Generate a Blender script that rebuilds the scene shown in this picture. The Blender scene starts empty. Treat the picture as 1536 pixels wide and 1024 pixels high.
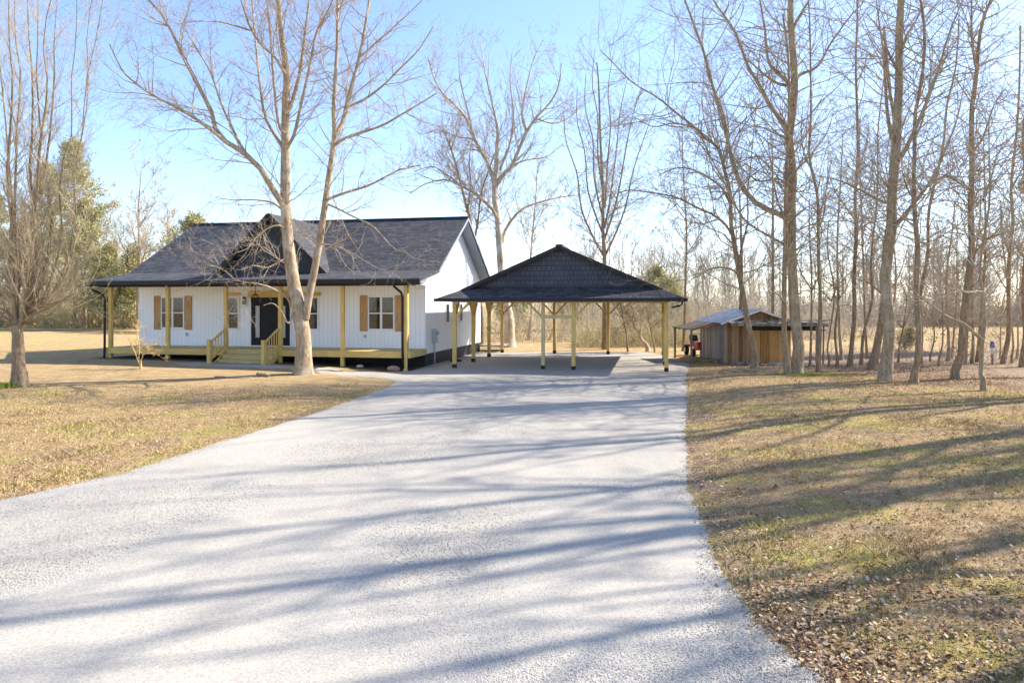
import bpy, math, random
import numpy as np
R_ = math.radians
C = bpy.context.scene.collection
sc = bpy.context.scene
H_EYE = 2.6; F = 1040.0; CX = 768.0; HY = 457.0     # photo geometry used to read distances off the photograph
def G(x, y):                                        # ground point seen at a pixel of the photograph
    Y = F*H_EYE/(y-HY); return ((x-CX)/F*Y, Y)
def PX(x, y, Y): return ((x-CX)/F*Y, Y, H_EYE+(HY-y)/F*Y)

# ------------------------------------------------------------------ materials
class NM:
    def __init__(s, name, rough=0.8, spec=0.3, metal=0.0):
        s.m = bpy.data.materials.new(name); s.m.use_nodes = True
        s.nt = s.m.node_tree; s.b = s.nt.nodes['Principled BSDF']
        s.b.inputs['Roughness'].default_value = rough
        s.b.inputs['Specular IOR Level'].default_value = spec
        s.b.inputs['Metallic'].default_value = metal
        s.tc = s.nt.nodes.new('ShaderNodeTexCoord')
    def l(s, a, b): s.nt.links.new(a, b)
    def vec(s, kind='Object', sx=1, sy=1, sz=1, rot=0):
        mp = s.nt.nodes.new('ShaderNodeMapping'); mp.inputs['Scale'].default_value = (sx, sy, sz)
        mp.inputs['Rotation'].default_value = (0, 0, rot)
        s.l(s.tc.outputs[kind], mp.inputs['Vector']); return mp.outputs['Vector']
    def noise(s, scale, vec=None, detail=4, rough=0.55, dist=0):
        n = s.nt.nodes.new('ShaderNodeTexNoise'); n.inputs['Scale'].default_value = scale
        n.inputs['Detail'].default_value = detail; n.inputs['Roughness'].default_value = rough
        n.inputs['Distortion'].default_value = dist
        s.l(vec if vec is not None else s.tc.outputs['Object'], n.inputs['Vector']); return n.outputs['Fac']
    def voro(s, scale, vec=None, out='Distance', feature='F1', rnd=1):
        n = s.nt.nodes.new('ShaderNodeTexVoronoi'); n.feature = feature; n.inputs['Scale'].default_value = scale
        n.inputs['Randomness'].default_value = rnd
        s.l(vec if vec is not None else s.tc.outputs['Object'], n.inputs['Vector']); return n.outputs[out]
    def ramp(s, fac, stops, interp='LINEAR'):
        n = s.nt.nodes.new('ShaderNodeValToRGB'); n.color_ramp.interpolation = interp
        while len(n.color_ramp.elements) < len(stops): n.color_ramp.elements.new(0.5)
        for e, (p, c) in zip(n.color_ramp.elements, stops):
            e.position = p; e.color = (c if isinstance(c, tuple) else (c, c, c)) + (1,)
        s.l(fac, n.inputs['Fac']); return n.outputs['Color']
    def mix(s, fac, a, b, mode='MIX'):
        n = s.nt.nodes.new('ShaderNodeMix'); n.data_type = 'RGBA'; n.blend_type = mode
        for sock, v in ((n.inputs['Factor'], fac), (n.inputs['A'], a), (n.inputs['B'], b)):
            if isinstance(v, (int, float)): sock.default_value = v if sock.type == 'VALUE' else (v, v, v, 1)
            elif isinstance(v, tuple): sock.default_value = v + (1,)
            else: s.l(v, sock)
        # pick the RGBA sockets explicitly
        return n.outputs[2]
    def mth(s, op, a, b=0.0):
        n = s.nt.nodes.new('ShaderNodeMath'); n.operation = op
        for k, v in enumerate((a, b)):
            if isinstance(v, (int, float)): n.inputs[k].default_value = v
            else: s.l(v, n.inputs[k])
        return n.outputs[0]
    def attr(s, name):
        n = s.nt.nodes.new('ShaderNodeAttribute'); n.attribute_name = name; return n.outputs['Fac']
    def island(s): return s.nt.nodes.new('ShaderNodeNewGeometry').outputs['Random Per Island']
    def sep(s, vec):
        n = s.nt.nodes.new('ShaderNodeSeparateXYZ'); s.l(vec, n.inputs[0]); return n.outputs
    def col(s, c):
        if isinstance(c, tuple): s.b.inputs['Base Color'].default_value = c + (1,)
        else: s.l(c, s.b.inputs['Base Color'])
    def bump(s, h, strength=0.5, dist=0.02):
        n = s.nt.nodes.new('ShaderNodeBump'); n.inputs['Strength'].default_value = strength
        n.inputs['Distance'].default_value = dist; s.l(h, n.inputs['Height']); s.l(n.outputs[0], s.b.inputs['Normal'])
# fix the mix node's socket choice (RGBA A/B are indices 6 and 7)
def _mix(s, fac, a, b, mode='MIX'):
    n = s.nt.nodes.new('ShaderNodeMix'); n.data_type = 'RGBA'; n.blend_type = mode
    for sock, v in ((n.inputs[0], fac), (n.inputs[6], a), (n.inputs[7], b)):
        if isinstance(v, (int, float)): sock.default_value = v if sock.type == 'VALUE' else (v, v, v, 1)
        elif isinstance(v, tuple): sock.default_value = v + (1,)
        else: s.l(v, sock)
    return n.outputs[2]
NM.mix = _mix

M = {}
def bark(name, dark, light, sc_=7, patch=(0.55, 0.5, 0.42), pf=0.5):
    m = NM(name, 0.9, 0.2)
    n = m.noise(sc_, m.vec('Object', 2.2, 2.2, 0.45), 8, 0.72, 0.8)
    c = m.ramp(n, [(0.36, dark), (0.5, tuple((a+b)/2 for a, b in zip(dark, light))), (0.64, light)])
    p = m.ramp(m.noise(1.3, None, 5, 0.6), [(0.52, 0.0), (0.62, 1.0)])
    p2 = m.mix(pf, 0.0, p)
    m.col(m.mix(p2, c, patch)); m.bump(n, 0.9, 0.03); M[name] = m.m
bark('bark_pale', (0.22, 0.15, 0.085), (0.54, 0.42, 0.275), 6, (0.66, 0.56, 0.42), 0.5)
bark('bark_grey', (0.20, 0.145, 0.085), (0.50, 0.39, 0.255), 7, (0.54, 0.48, 0.34), 0.5)
bark('bark_brown', (0.16, 0.11, 0.065), (0.43, 0.31, 0.19), 8, (0.47, 0.41, 0.27), 0.4)
bark('bark_white', (0.30, 0.235, 0.15), (0.64, 0.54, 0.39), 4, (0.74, 0.67, 0.54), 0.7)
def plain(name, c, rough=0.85, spec=0.2, var=0.25, scale=3, metal=0):
    m = NM(name, rough, spec, metal)
    m.col(m.mix(m.ramp(m.noise(scale), [(0.3, 0.0), (0.7, 1.0)]), tuple(v*(1-var) for v in c), tuple(min(1, v*(1+var)) for v in c)))
    M[name] = m.m; return m
plain('twig_red', (0.46, 0.365, 0.27), var=0.25); plain('twig_tan', (0.48, 0.40, 0.27), var=0.25)
plain('twig_grey', (0.40, 0.33, 0.235), var=0.25); plain('twig_far', (0.50, 0.43, 0.32), var=0.3, scale=0.3)
plain('twig_pear', (0.52, 0.42, 0.27), var=0.25); plain('twig_belt', (0.38, 0.325, 0.26), var=0.25, scale=0.3); plain('twig_olive', (0.50, 0.43, 0.24), var=0.3, scale=0.25); plain('twig_gold', (0.58, 0.40, 0.17), var=0.2)
def leafy(name, stops):
    m = NM(name, 1.0, 0.0); m.col(m.ramp(m.island(), stops))
    m.b.inputs['Transmission Weight'].default_value = 0
    M[name] = m.m
leafy('needles', [(0, (0.17, 0.20, 0.05)), (0.5, (0.32, 0.35, 0.10)), (1, (0.48, 0.48, 0.17))])
leafy('needles_yellow', [(0, (0.28, 0.27, 0.11)), (0.5, (0.46, 0.42, 0.19)), (1, (0.60, 0.54, 0.29))])
leafy('oak_leaf', [(0, (0.42, 0.22, 0.12)), (0.5, (0.52, 0.30, 0.17)), (1, (0.62, 0.42, 0.27))])
leafy('dry_leaves', [(0, (0.13, 0.07, 0.04)), (0.3, (0.32, 0.195, 0.11)), (0.65, (0.48, 0.33, 0.19)), (0.9, (0.60, 0.44, 0.28)), (1, (0.70, 0.56, 0.40))])
leafy('straw', [(0, (0.28, 0.18, 0.09)), (0.5, (0.52, 0.37, 0.18)), (1, (0.72, 0.56, 0.33))])
leafy('grass_green', [(0, (0.26, 0.25, 0.06)), (0.5, (0.44, 0.41, 0.10)), (1, (0.64, 0.55, 0.17))])
leafy('pebble', [(0, (0.26, 0.25, 0.235)), (0.35, (0.42, 0.40, 0.37)), (0.9, (0.60, 0.57, 0.52)), (1, (0.56, 0.44, 0.34))])
leafy('moss', [(0, (0.16, 0.22, 0.03)), (1, (0.40, 0.44, 0.07))])

# gravel
m = NM('gravel', 0.95, 0.12)
v1 = m.voro(80, None, 'Color'); d1 = m.voro(80); v2 = m.voro(150, None, 'Color')
g1 = m.ramp(m.sep(v1)[0], [(0, (0.30, 0.29, 0.27)), (0.25, (0.42, 0.405, 0.38)), (0.75, (0.51, 0.49, 0.455)), (1, (0.62, 0.59, 0.54))])
g2 = m.ramp(m.sep(v2)[1], [(0, (0.35, 0.34, 0.32)), (1, (0.58, 0.56, 0.52))])
g = m.mix(0.4, g1, g2)
g = m.mix(0.8, g, m.ramp(d1, [(0.35, 1.0), (0.8, 0.86)]), 'MULTIPLY')
big = m.ramp(m.noise(0.35, m.vec('Object', 1.3, 0.35, 1), 6, 0.62), [(0.3, (0.82, 0.81, 0.81)), (0.55, (1.0, 0.985, 0.96)), (0.8, (1.10, 1.07, 1.02))])
g = m.mix(1.0, g, big, 'MULTIPLY')
dust = m.ramp(m.noise(1.1, m.vec('Object', 1.6, 0.5, 1), 7, 0.7), [(0.52, 0.0), (0.70, 0.35)])
g = m.mix(dust, g, (0.40, 0.36, 0.31))
g = m.mix(1.0, g, (0.91, 0.868, 0.80), 'MULTIPLY')
m.col(g); m.bump(m.mth('ADD', m.mth('MULTIPLY', d1, -1.0), m.mth('MULTIPLY', m.voro(150), -0.4)), 0.22, 0.003); M['gravel'] = m.m

# lawn / earth sheet
m = NM('lawn', 0.95, 0.12)
n1 = m.noise(0.45, None, 6, 0.62); n2 = m.noise(5, None, 6, 0.7); n3 = m.noise(45, None, 4, 0.7)
straw = m.ramp(n2, [(0.3, (0.32, 0.20, 0.095)), (0.5, (0.53, 0.355, 0.18)), (0.7, (0.70, 0.51, 0.30))])
green = m.ramp(n2, [(0.3, (0.24, 0.21, 0.06)), (0.7, (0.48, 0.42, 0.12))])
soil = m.ramp(m.noise(9, None, 8, 0.75), [(0.3, (0.24, 0.155, 0.095)), (0.5, (0.40, 0.28, 0.18)), (0.68, (0.56, 0.43, 0.31))])
gm = m.mth('MULTIPLY', m.ramp(n1, [(0.50, 0.0), (0.64, 0.85)]), m.attr('green'))
yel = m.ramp(n2, [(0.3, (0.42, 0.33, 0.08)), (0.7, (0.68, 0.54, 0.18))])
straw = m.mix(m.ramp(m.noise(0.9, None, 5), [(0.5, 0.0), (0.62, 0.8)]), straw, yel)
c = m.mix(gm, straw, green)
lm = m.ramp(m.mth('ADD', m.attr('litter'), m.mth('MULTIPLY', m.mth('SUBTRACT', m.noise(0.8, None, 6, 0.65), 0.5), 1.6)), [(0.4, 0.0), (0.62, 1.0)])
c = m.mix(lm, c, soil)
sand = m.ramp(m.noise(3, m.vec('Object', 0.5, 2.0, 1), 7, 0.7), [(0.33, (0.38, 0.25, 0.12)), (0.52, (0.56, 0.385, 0.19)), (0.7, (0.70, 0.54, 0.31))])
sm = m.ramp(m.mth('ADD', m.attr('sand'), m.mth('MULTIPLY', m.mth('SUBTRACT', m.noise(0.7, None, 6, 0.65), 0.5), 1.2)), [(0.4, 0.0), (0.65, 1.0)])
c = m.mix(sm, c, sand)
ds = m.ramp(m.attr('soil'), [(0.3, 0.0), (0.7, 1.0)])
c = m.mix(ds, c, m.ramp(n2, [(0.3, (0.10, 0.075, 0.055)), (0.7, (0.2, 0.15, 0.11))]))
c = m.mix(0.55, c, m.ramp(n3, [(0.35, 0.45), (0.65, 1.4)]), 'MULTIPLY')
m.col(c); m.bump(m.mth('ADD', n3, n2), 1.0, 0.07); M['lawn'] = m.m

# wood, siding, shingles (UVs are in metres)
def wood(name, lo, hi, along='u'):
    m = NM(name, 0.7, 0.3); v = m.vec('UV', *((1.2, 14, 1) if along == 'u' else (14, 1.2, 1)))
    n = m.noise(2.2, v, 5, 0.6, 0.4); k = m.noise(1.1, m.vec('UV', 1, 1, 1), 2)
    c = m.ramp(n, [(0.3, lo), (0.7, hi)])
    kn = m.ramp(m.voro(2.3, m.vec('UV', *((1, 3, 1) if along == 'u' else (3, 1, 1)))), [(0.03, 0.35), (0.09, 1.0)])
    c = m.mix(0.7, c, kn, 'MULTIPLY'); m.col(m.mix(0.5, c, m.ramp(k, [(0.3, 0.75), (0.7, 1.2)]), 'MULTIPLY')); m.bump(n, 0.25, 0.005); M[name] = m.m
wood('pine_u', (0.52, 0.34, 0.085), (0.76, 0.54, 0.19), 'u'); wood('pine_v', (0.52, 0.34, 0.085), (0.76, 0.54, 0.19), 'v')
wood('deck', (0.44, 0.34, 0.13), (0.64, 0.51, 0.24), 'u')
wood('pale_v', (0.50, 0.38, 0.17), (0.70, 0.55, 0.29), 'v')
wood('shutter_wood', (0.36, 0.20, 0.08), (0.58, 0.36, 0.16), 'v')
def planks(name, lo, mid, hi, w=0.2, mottling=0.7):
    m = NM(name, 0.9, 0.15); uv = m.vec('UV', 1/w, 1, 1); s = m.sep(uv)
    idx = m.mth('FLOOR', s[0]); fr = m.mth('FRACT', s[0])
    wn = m.nt.nodes.new('ShaderNodeTexWhiteNoise'); wn.noise_dimensions = '1D'; m.l(idx, wn.inputs['W'])
    n = m.noise(2.5, m.vec('UV', 9, 0.9, 1), 6, 0.65, 0.5)
    f = m.mth('ADD', m.mth('MULTIPLY', wn.outputs['Value'], 0.45), m.mth('MULTIPLY', n, mottling))
    c = m.ramp(f, [(0.25, lo), (0.55, mid), (0.85, hi)])
    gp = m.ramp(fr, [(0.02, 0.15), (0.06, 1.0)]); c = m.mix(1.0, c, gp, 'MULTIPLY')
    m.col(c); m.bump(m.mth('ADD', m.mth('MULTIPLY', n, 0.3), gp), 0.6, 0.015); M[name] = m.m
planks('shed_grey', (0.13, 0.115, 0.105), (0.29, 0.26, 0.245), (0.50, 0.46, 0.44), 0.2, 1.0)
planks('shed_brown', (0.10, 0.05, 0.03), (0.24, 0.13, 0.065), (0.40, 0.245, 0.13), 0.16, 1.0)
planks('shed_tan', (0.20, 0.09, 0.03), (0.42, 0.22, 0.075), (0.58, 0.34, 0.13), 0.4, 1.0)
planks('weathered', (0.12, 0.10, 0.085), (0.26, 0.23, 0.20), (0.42, 0.38, 0.34), 0.13)
def siding(name, c0, w=0.2, rough=0.5, groove=0.35):
    m = NM(name, rough, 0.4); s = m.sep(m.vec('UV', 1/w, 1, 1)); fr = m.mth('FRACT', s[0])
    gp = m.ramp(fr, [(0.0, groove), (0.05, groove), (0.10, 1.0)])
    n = m.noise(0.8, m.vec('UV'), 5)
    c = m.mix(1.0, c0, gp, 'MULTIPLY'); m.col(m.mix(0.35, c, m.ramp(n, [(0.3, 0.93), (0.7, 1.0)]), 'MULTIPLY')); m.bump(gp, 0.8, 0.012); M[name] = m.m
siding('white_siding', (0.88, 0.88, 0.88), 0.2, groove=0.76); siding('black_siding', (0.030, 0.033, 0.042), 0.15, 0.6)
def bricky(name, c1, c2, w, h, mortar, rough=0.9, bias=0.0, b=0.5):
    m = NM(name, rough, 0.25); n = m.nt.nodes.new('ShaderNodeTexBrick'); n.offset_frequency = 2; n.squash = 0.7; n.squash_frequency = 3; m.l(m.vec('UV'), n.inputs['Vector'])
    n.inputs['Scale'].default_value = 1; n.inputs['Brick Width'].default_value = w; n.inputs['Row Height'].default_value = h
    n.inputs['Mortar Size'].default_value = mortar; n.inputs['Color1'].default_value = c1+(1,); n.inputs['Color2'].default_value = c2+(1,)
    n.inputs['Mortar'].default_value = tuple(v*(0.5 if w == 0.2 else 0.3) for v in c1)+(1,); n.inputs['Bias'].default_value = bias
    gr = m.ramp(m.noise(60, m.vec('UV'), 3, 0.8), [(0.3, 0.55), (0.7, 1.45)])
    bg = m.ramp(m.noise(0.9, m.vec('UV'), 4), [(0.3, 0.8), (0.7, 1.2)])
    c = m.mix(b, n.outputs['Color'], gr, 'MULTIPLY'); m.col(m.mix(0.8, c, bg, 'MULTIPLY'))
    m.bump(n.outputs['Fac'], -0.5, 0.01); M[name] = m.m
bricky('shingle', (0.045, 0.045, 0.049), (0.095, 0.095, 0.10), 0.32, 0.145, 0.008)
bricky('shake', (0.065, 0.072, 0.088), (0.085, 0.093, 0.112), 0.2, 0.2, 0.012, 0.7, b=0.25)
bricky('block_black', (0.022, 0.022, 0.026), (0.03, 0.03, 0.034), 0.4, 0.2, 0.01, 0.6)
def flat(name, c, rough=0.5, spec=0.4, metal=0): 
    m = plain(name, c, rough, spec, 0.06, 2, metal); return m
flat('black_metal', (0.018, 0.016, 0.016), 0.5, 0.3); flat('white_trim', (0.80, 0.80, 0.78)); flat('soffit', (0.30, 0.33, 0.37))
flat('door_black', (0.010, 0.011, 0.013), 0.55, 0.25); flat('steel', (0.42, 0.44, 0.46), 0.45, 0.5); flat('brass', (0.4, 0.38, 0.34), 0.3, 0.5, 0.6)
flat('red_paint', (0.42, 0.035, 0.03), 0.4, 0.5); flat('rubber', (0.02, 0.02, 0.02), 0.8, 0.2); flat('white_plastic', (0.75, 0.75, 0.74)); flat('blue_plastic', (0.04, 0.10, 0.45))
flat('stone_pale', (0.5, 0.47, 0.43), 0.9, 0.1); planks('dark_board', (0.06, 0.045, 0.035), (0.11, 0.085, 0.065), (0.18, 0.145, 0.11), 0.16); flat('clay', (0.40, 0.24, 0.17), 0.9, 0.1); flat('ceiling_white', (0.85, 0.83, 0.78))
m = NM('glass', 0.04, 0.7)
gn = m.noise(1.3, m.vec('UV', 1.2, 2.0, 1), 4, 0.6, 1.0)
m.col(m.ramp(gn, [(0.35, (0.012, 0.014, 0.015)), (0.6, (0.045, 0.05, 0.045)), (0.75, (0.10, 0.105, 0.085))])); M['glass'] = m.m
m = NM('glass_frosted', 0.2, 0.5); m.col(m.ramp(m.noise(3, m.vec('UV')), [(0.3, (0.30, 0.32, 0.28)), (0.7, (0.46, 0.47, 0.42))])); M['glass_frosted'] = m.m
m = NM('tin', 0.42, 0.5, 0.75)
s = m.sep(m.vec('UV', 1/0.09, 1, 1)); wv = m.mth('SINE', m.mth('MULTIPLY', s[0], 6.2832))
rn = m.noise(1.6, m.vec('UV', 2.5, 0.8, 1), 6, 0.7)
m.col(m.ramp(rn, [(0.42, (0.17, 0.11, 0.075)), (0.54, (0.28, 0.27, 0.26)), (0.72, (0.44, 0.46, 0.48))])); m.bump(wv, 0.6, 0.02); M['tin'] = m.m

# ------------------------------------------------------------------ mesh helpers
def link_mesh(name, V, Fq, material, parent=None, smooth=False, tri=False):
    V = np.asarray(V, np.float32); Fq = np.asarray(Fq, np.int32); k = Fq.shape[1]
    me = bpy.data.meshes.new(name); me.vertices.add(len(V)); me.vertices.foreach_set('co', V.ravel())
    me.loops.add(Fq.size); me.loops.foreach_set('vertex_index', Fq.ravel())
    me.polygons.add(len(Fq)); me.polygons.foreach_set('loop_start', np.arange(0, Fq.size, k, dtype=np.int32))
    if smooth: me.polygons.foreach_set('use_smooth', np.ones(len(Fq), bool))
    me.update(calc_edges=True); me.materials.append(M[material])
    o = bpy.data.objects.new(name, me); C.objects.link(o)
    if parent: o.parent = parent
    return o
class MB:
    def __init__(s): s.v = []; s.f = []; s.sm = []
    def add(s, vs, fs, smooth=False):
        b = len(s.v); s.v += [tuple(map(float, v)) for v in vs]; s.f += [tuple(b+i for i in f) for f in fs]; s.sm += [smooth]*len(fs); return s
    def box(s, x0, x1, y0, y1, z0, z1, bv=0.0):
        vs = [(x, y, z) for z in (z0, z1) for x, y in ((x0, y0), (x1, y0), (x1, y1), (x0, y1))]
        return s.add(vs, [(3, 2, 1, 0), (4, 5, 6, 7), (0, 1, 5, 4), (1, 2, 6, 5), (2, 3, 7, 6), (3, 0, 4, 7)])
    def bar(s, a, b, w, h=None, up=(0, 0, 1)):
        h = h or w; a = np.array(a, float); b = np.array(b, float); t = b-a; t /= np.linalg.norm(t)
        up = np.array(up, float)
        if abs(t@up) > 0.98: up = np.array((0, 1, 0.))
        u = np.cross(t, up); u /= np.linalg.norm(u); v = np.cross(u, t)
        vs = [p+du*u*w/2+dv*v*h/2 for p in (a, b) for du, dv in ((-1, -1), (1, -1), (1, 1), (-1, 1))]
        return s.add(vs, [(0, 1, 2, 3), (7, 6, 5, 4), (1, 0, 4, 5), (2, 1, 5, 6), (3, 2, 6, 7), (0, 3, 7, 4)])
    def prism_x(s, prof, x0, x1):          # profile in (y, z), extruded along x
        n = len(prof); vs = [(x0, y, z) for y, z in prof]+[(x1, y, z) for y, z in prof]
        return s.add(vs, [tuple(range(n))[::-1], tuple(range(n, 2*n))]+[(i, (i+1) % n, n+(i+1) % n, n+i) for i in range(n)])
    def prism_y(s, prof, y0, y1):          # profile in (x, z)
        n = len(prof); vs = [(x, y0, z) for x, z in prof]+[(x, y1, z) for x, z in prof]
        return s.add(vs, [tuple(range(n)), tuple(range(n, 2*n))[::-1]]+[(i, n+i, n+(i+1) % n, (i+1) % n) for i in range(n)])
    def slab(s, pts, th):                  # thick panel from a planar top outline
        p = np.array(pts, float); n = np.cross(p[1]-p[0], p[2]-p[0]); n /= np.linalg.norm(n)
        if n[2] < 0: n = -n; p = p[::-1]
        k = len(p); vs = list(p)+list(p-n*th)
        return s.add(vs, [tuple(range(k)), tuple(range(k, 2*k))[::-1]]+[(i, k+i, k+(i+1) % k, (i+1) % k) for i in range(k)])
    def tube(s, pts, r, n=10, caps=True):
        pts = np.array(pts, float); rr = np.broadcast_to(r, len(pts)); vs = []
        for i, p in enumerate(pts):
            t = pts[min(i+1, len(pts)-1)]-pts[max(i-1, 0)]; t /= np.linalg.norm(t)
            ref = np.array((0.31, 0.95, 0.02)) if abs(t[2]) > 0.7 else np.array((0, 0, 1.))
            u = np.cross(t, ref); u /= np.linalg.norm(u); v = np.cross(t, u)
            vs += [p+rr[i]*(math.cos(a)*u+math.sin(a)*v) for a in (2*math.pi*k/n for k in range(n))]
        fs = [(i*n+k, i*n+(k+1) % n, (i+1)*n+(k+1) % n, (i+1)*n+k) for i in range(len(pts)-1) for k in range(n)]
        s.add(vs, fs, True)
        if caps: 
            b = len(s.v)-n*len(pts); s.f += [tuple(b+k for k in range(n))[::-1], tuple(b+n*(len(pts)-1)+k for k in range(n))]; s.sm += [False]*2
        return s
    def ball(s, c, r, n=10, m=7, jit=0, seed=0):
        rg = random.Random(seed); r = r if isinstance(r, tuple) else (r, r, r); vs = [(c[0], c[1], c[2]-r[2])]
        for i in range(1, m):
            for k in range(n):
                a = math.pi*i/m; b = 2*math.pi*k/n; j = 1+jit*rg.uniform(-1, 1)
                vs.append((c[0]+r[0]*j*math.sin(a)*math.cos(b), c[1]+r[1]*j*math.sin(a)*math.sin(b), c[2]-r[2]*j*math.cos(a)))
        vs.append((c[0], c[1], c[2]+r[2])); L = len(vs)-1
        fs = [(0, 1+(k+1) % n, 1+k) for k in range(n)]+[(1+i*n+k, 1+i*n+(k+1) % n, 1+(i+1)*n+(k+1) % n, 1+(i+1)*n+k) for i in range(m-2) for k in range(n)]
        fs += [(1+(m-2)*n+k, 1+(m-2)*n+(k+1) % n, L) for k in range(n)]
        return s.add(vs, fs, jit < 0.1)
    def build(s, name, material, parent=None, bevel=0):
        me = bpy.data.meshes.new(name); me.from_pydata(s.v, [], s.f); me.materials.append(M[material])
        me.polygons.foreach_set('use_smooth', s.sm); me.update()
        uv = me.uv_layers.new(name='UVMap').data                     # metres, measured in each face's own plane
        for p in me.polygons:
            n = p.normal
            if abs(n.z) > 0.999: ux, vx = (1, 0, 0), (0, 1, 0)
            else:
                l = math.hypot(n.x, n.y); ux = (-n.y/l, n.x/l, 0); vx = (n.y*ux[2]-n.z*ux[1], n.z*ux[0]-n.x*ux[2], n.x*ux[1]-n.y*ux[0])
            for li in p.loop_indices:
                c = me.vertices[me.loops[li].vertex_index].co
                uv[li].uv = (c.x*ux[0]+c.y*ux[1]+c.z*ux[2], c.x*vx[0]+c.y*vx[1]+c.z*vx[2])
        o = bpy.data.objects.new(name, me); C.objects.link(o)
        if parent: o.parent = parent
        if bevel:
            b = o.modifiers.new('bevel', 'BEVEL'); b.width = bevel; b.segments = 2
        return o
def tag(o, label=None, cat=None, group=None, kind=None):
    if label: o['label'] = label
    if cat: o['category'] = cat
    if group: o['group'] = group
    if kind: o['kind'] = kind
    return o
def empty(name, loc, rz=0, label=None, cat=None, group=None):
    o = bpy.data.objects.new(name, None); C.objects.link(o); o.location = loc; o.rotation_euler = (0, 0, rz)
    o.empty_display_size = 0.3; return tag(o, label, cat, group)
def copy_tree(o, parent=None):
    c = o.copy(); C.objects.link(c); c.parent = parent
    for ch in list(o.children): copy_tree(ch, c)
    return c

# ------------------------------------------------------------------ terrain
ROT = -math.atan2(0.2, 0.98); CU = (math.cos(ROT), math.sin(ROT)); CV = (-math.sin(ROT), math.cos(ROT))
HO = (-4.1, 27.3)                                     # house origin: right front porch post
KO = (-2.36, 28.5)                                    # carport origin: left front post
def W(o, x, y): return (o[0]+x*CU[0]+y*CV[0], o[1]+x*CU[1]+y*CV[1])
def ss(a, b, x): t = np.clip((x-a)/(b-a), 0, 1); return t*t*(3-2*t)
XL = np.array([(-15, -30), (2, -30), (5.5, -24), (6.8, -15), (7.8, -10.2), (8.5, -8.3), (9.23, -6.85), (9.9, -6.45), (10.7, -6.08), (12.0, -5.8), (13.2, -5.55), (14.65, -5.1), (16.9, -4.7), (19.7, -4.25), (22.3, -3.95), (23.8, -4.05), (24.6, -4.6), (25.3, -5.9), (25.7, -7.2), (26.4, -6.8), (27.0, -4.6), (27.5, -4.0), (29.3, -3.75), (38.4, -1.9)])
XR = np.array([(-15, 4), (2, 2.7), (4.8, 2.17), (5.1, 2.08), (5.5, 2.0), (6.1, 2.02), (6.8, 2.05), (8.0, 2.23), (9.2, 2.42), (10.7, 2.7), (14.0, 3.5), (18.3, 4.63), (26.2, 6.6), (28.5, 7.3), (30.4, 7.8), (33.5, 8.0), (34.8, 7.8), (38.4, 7.4)])
def dl(Y): return np.interp(Y, XL[:, 0], XL[:, 1])
def dr(Y): return np.interp(Y, XR[:, 0], XR[:, 1])
def inside(X, Y):                                      # >0 inside the drive, in metres
    d = np.minimum(X-dl(Y), dr(Y)-X); return np.minimum(d, 38.4-Y)
_r = np.random.RandomState(3)
_w = [(_r.uniform(0.15, 1.3), _r.uniform(0, 6.28), _r.uniform(0, 6.28)) for _ in range(14)]
def relief(X, Y):
    h = 0
    for k, a, p in _w: h = h+np.sin((X*math.cos(a)+Y*math.sin(a))*k+p)/(1+3*k)
    return h*0.02
def hgt(X, Y):
    X = np.asarray(X, float); Y = np.asarray(Y, float)
    out = ss(0.0, 1.6, -inside(X, Y))
    z = out*(0.05+relief(X, Y)) - 0.03*ss(-0.02, 0.12, inside(X, Y))
    z = z+0.20*ss(-4.5, -10.5, X)*ss(22.5, 27, Y)*(1-ss(45, 60, Y))
    z = z+out*0.18*ss(3, 9, X)*ss(30, 16, Y)*ss(2, 8, Y)
    return z
def axis(segs):
    a = [segs[0][0]]
    for x0, x1, st in segs:
        n = max(1, int(round((x1-x0)/st))); a += list(np.linspace(x0, x1, n+1)[1:])
    return np.array(a)
ax = axis([(-900, -200, 100), (-200, -60, 14), (-60, -22, 2), (-22, 16, 0.3), (16, 30, 0.7), (30, 80, 4), (80, 220, 20), (220, 900, 120)])
ay = axis([(-200, -20, 30), (-20, 2, 2), (2, 30, 0.3), (30, 45, 0.6), (45, 100, 3), (100, 200, 15), (200, 1500, 130)])
X, Y = np.meshgrid(ax, ay); Z = hgt(X, Y); nx, ny = len(ax), len(ay)
V = np.stack([X, Y, Z], -1).reshape(-1, 3)
i, j = np.meshgrid(np.arange(nx-1), np.arange(ny-1)); a = (j*nx+i).ravel()
ground = link_mesh('ground', V, np.stack([a, a+1, a+1+nx, a+nx], 1), 'lawn', smooth=True); tag(ground, kind='structure')
def zone_litter(X, Y):
    a = ss(10, 13.5, X-0.10*(Y-20))*ss(17, 22, Y)*(1-ss(38, 55, Y))*0.95
    a = np.maximum(a, ss(-0.5, 1.4, X-(2.6-(Y-5)*0.2))*(1-ss(4.6, 7.6, Y+0.15*(X-4)+0.5*np.sin(X*2.1)))*0.62)
    a = np.maximum(a, 0.55*ss(0.9, 0.0, np.abs(-inside(X, Y)-0.25))*ss(3, 6, X+4)*(1-ss(16, 24, Y)))
    return np.maximum(a, 0.75*ss(8, 9.5, X)*ss(26, 29, Y)*(1-ss(34, 38, Y)))
def zone_sand(X, Y):
    a = 0.95*ss(18.5, 22.5, Y)*(1-ss(28.5, 30, Y))*(1-ss(-3, -1, X))
    a = np.maximum(a, 0.6*ss(16, 20, Y)*(1-ss(27, 32, Y))*ss(-1.0, 1, X)*(1-ss(8, 11, X)))
    return np.maximum(a, 0.72*ss(37.5, 38.5, Y)*(1-ss(48, 56, Y))*ss(-6, -2, X))
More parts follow.
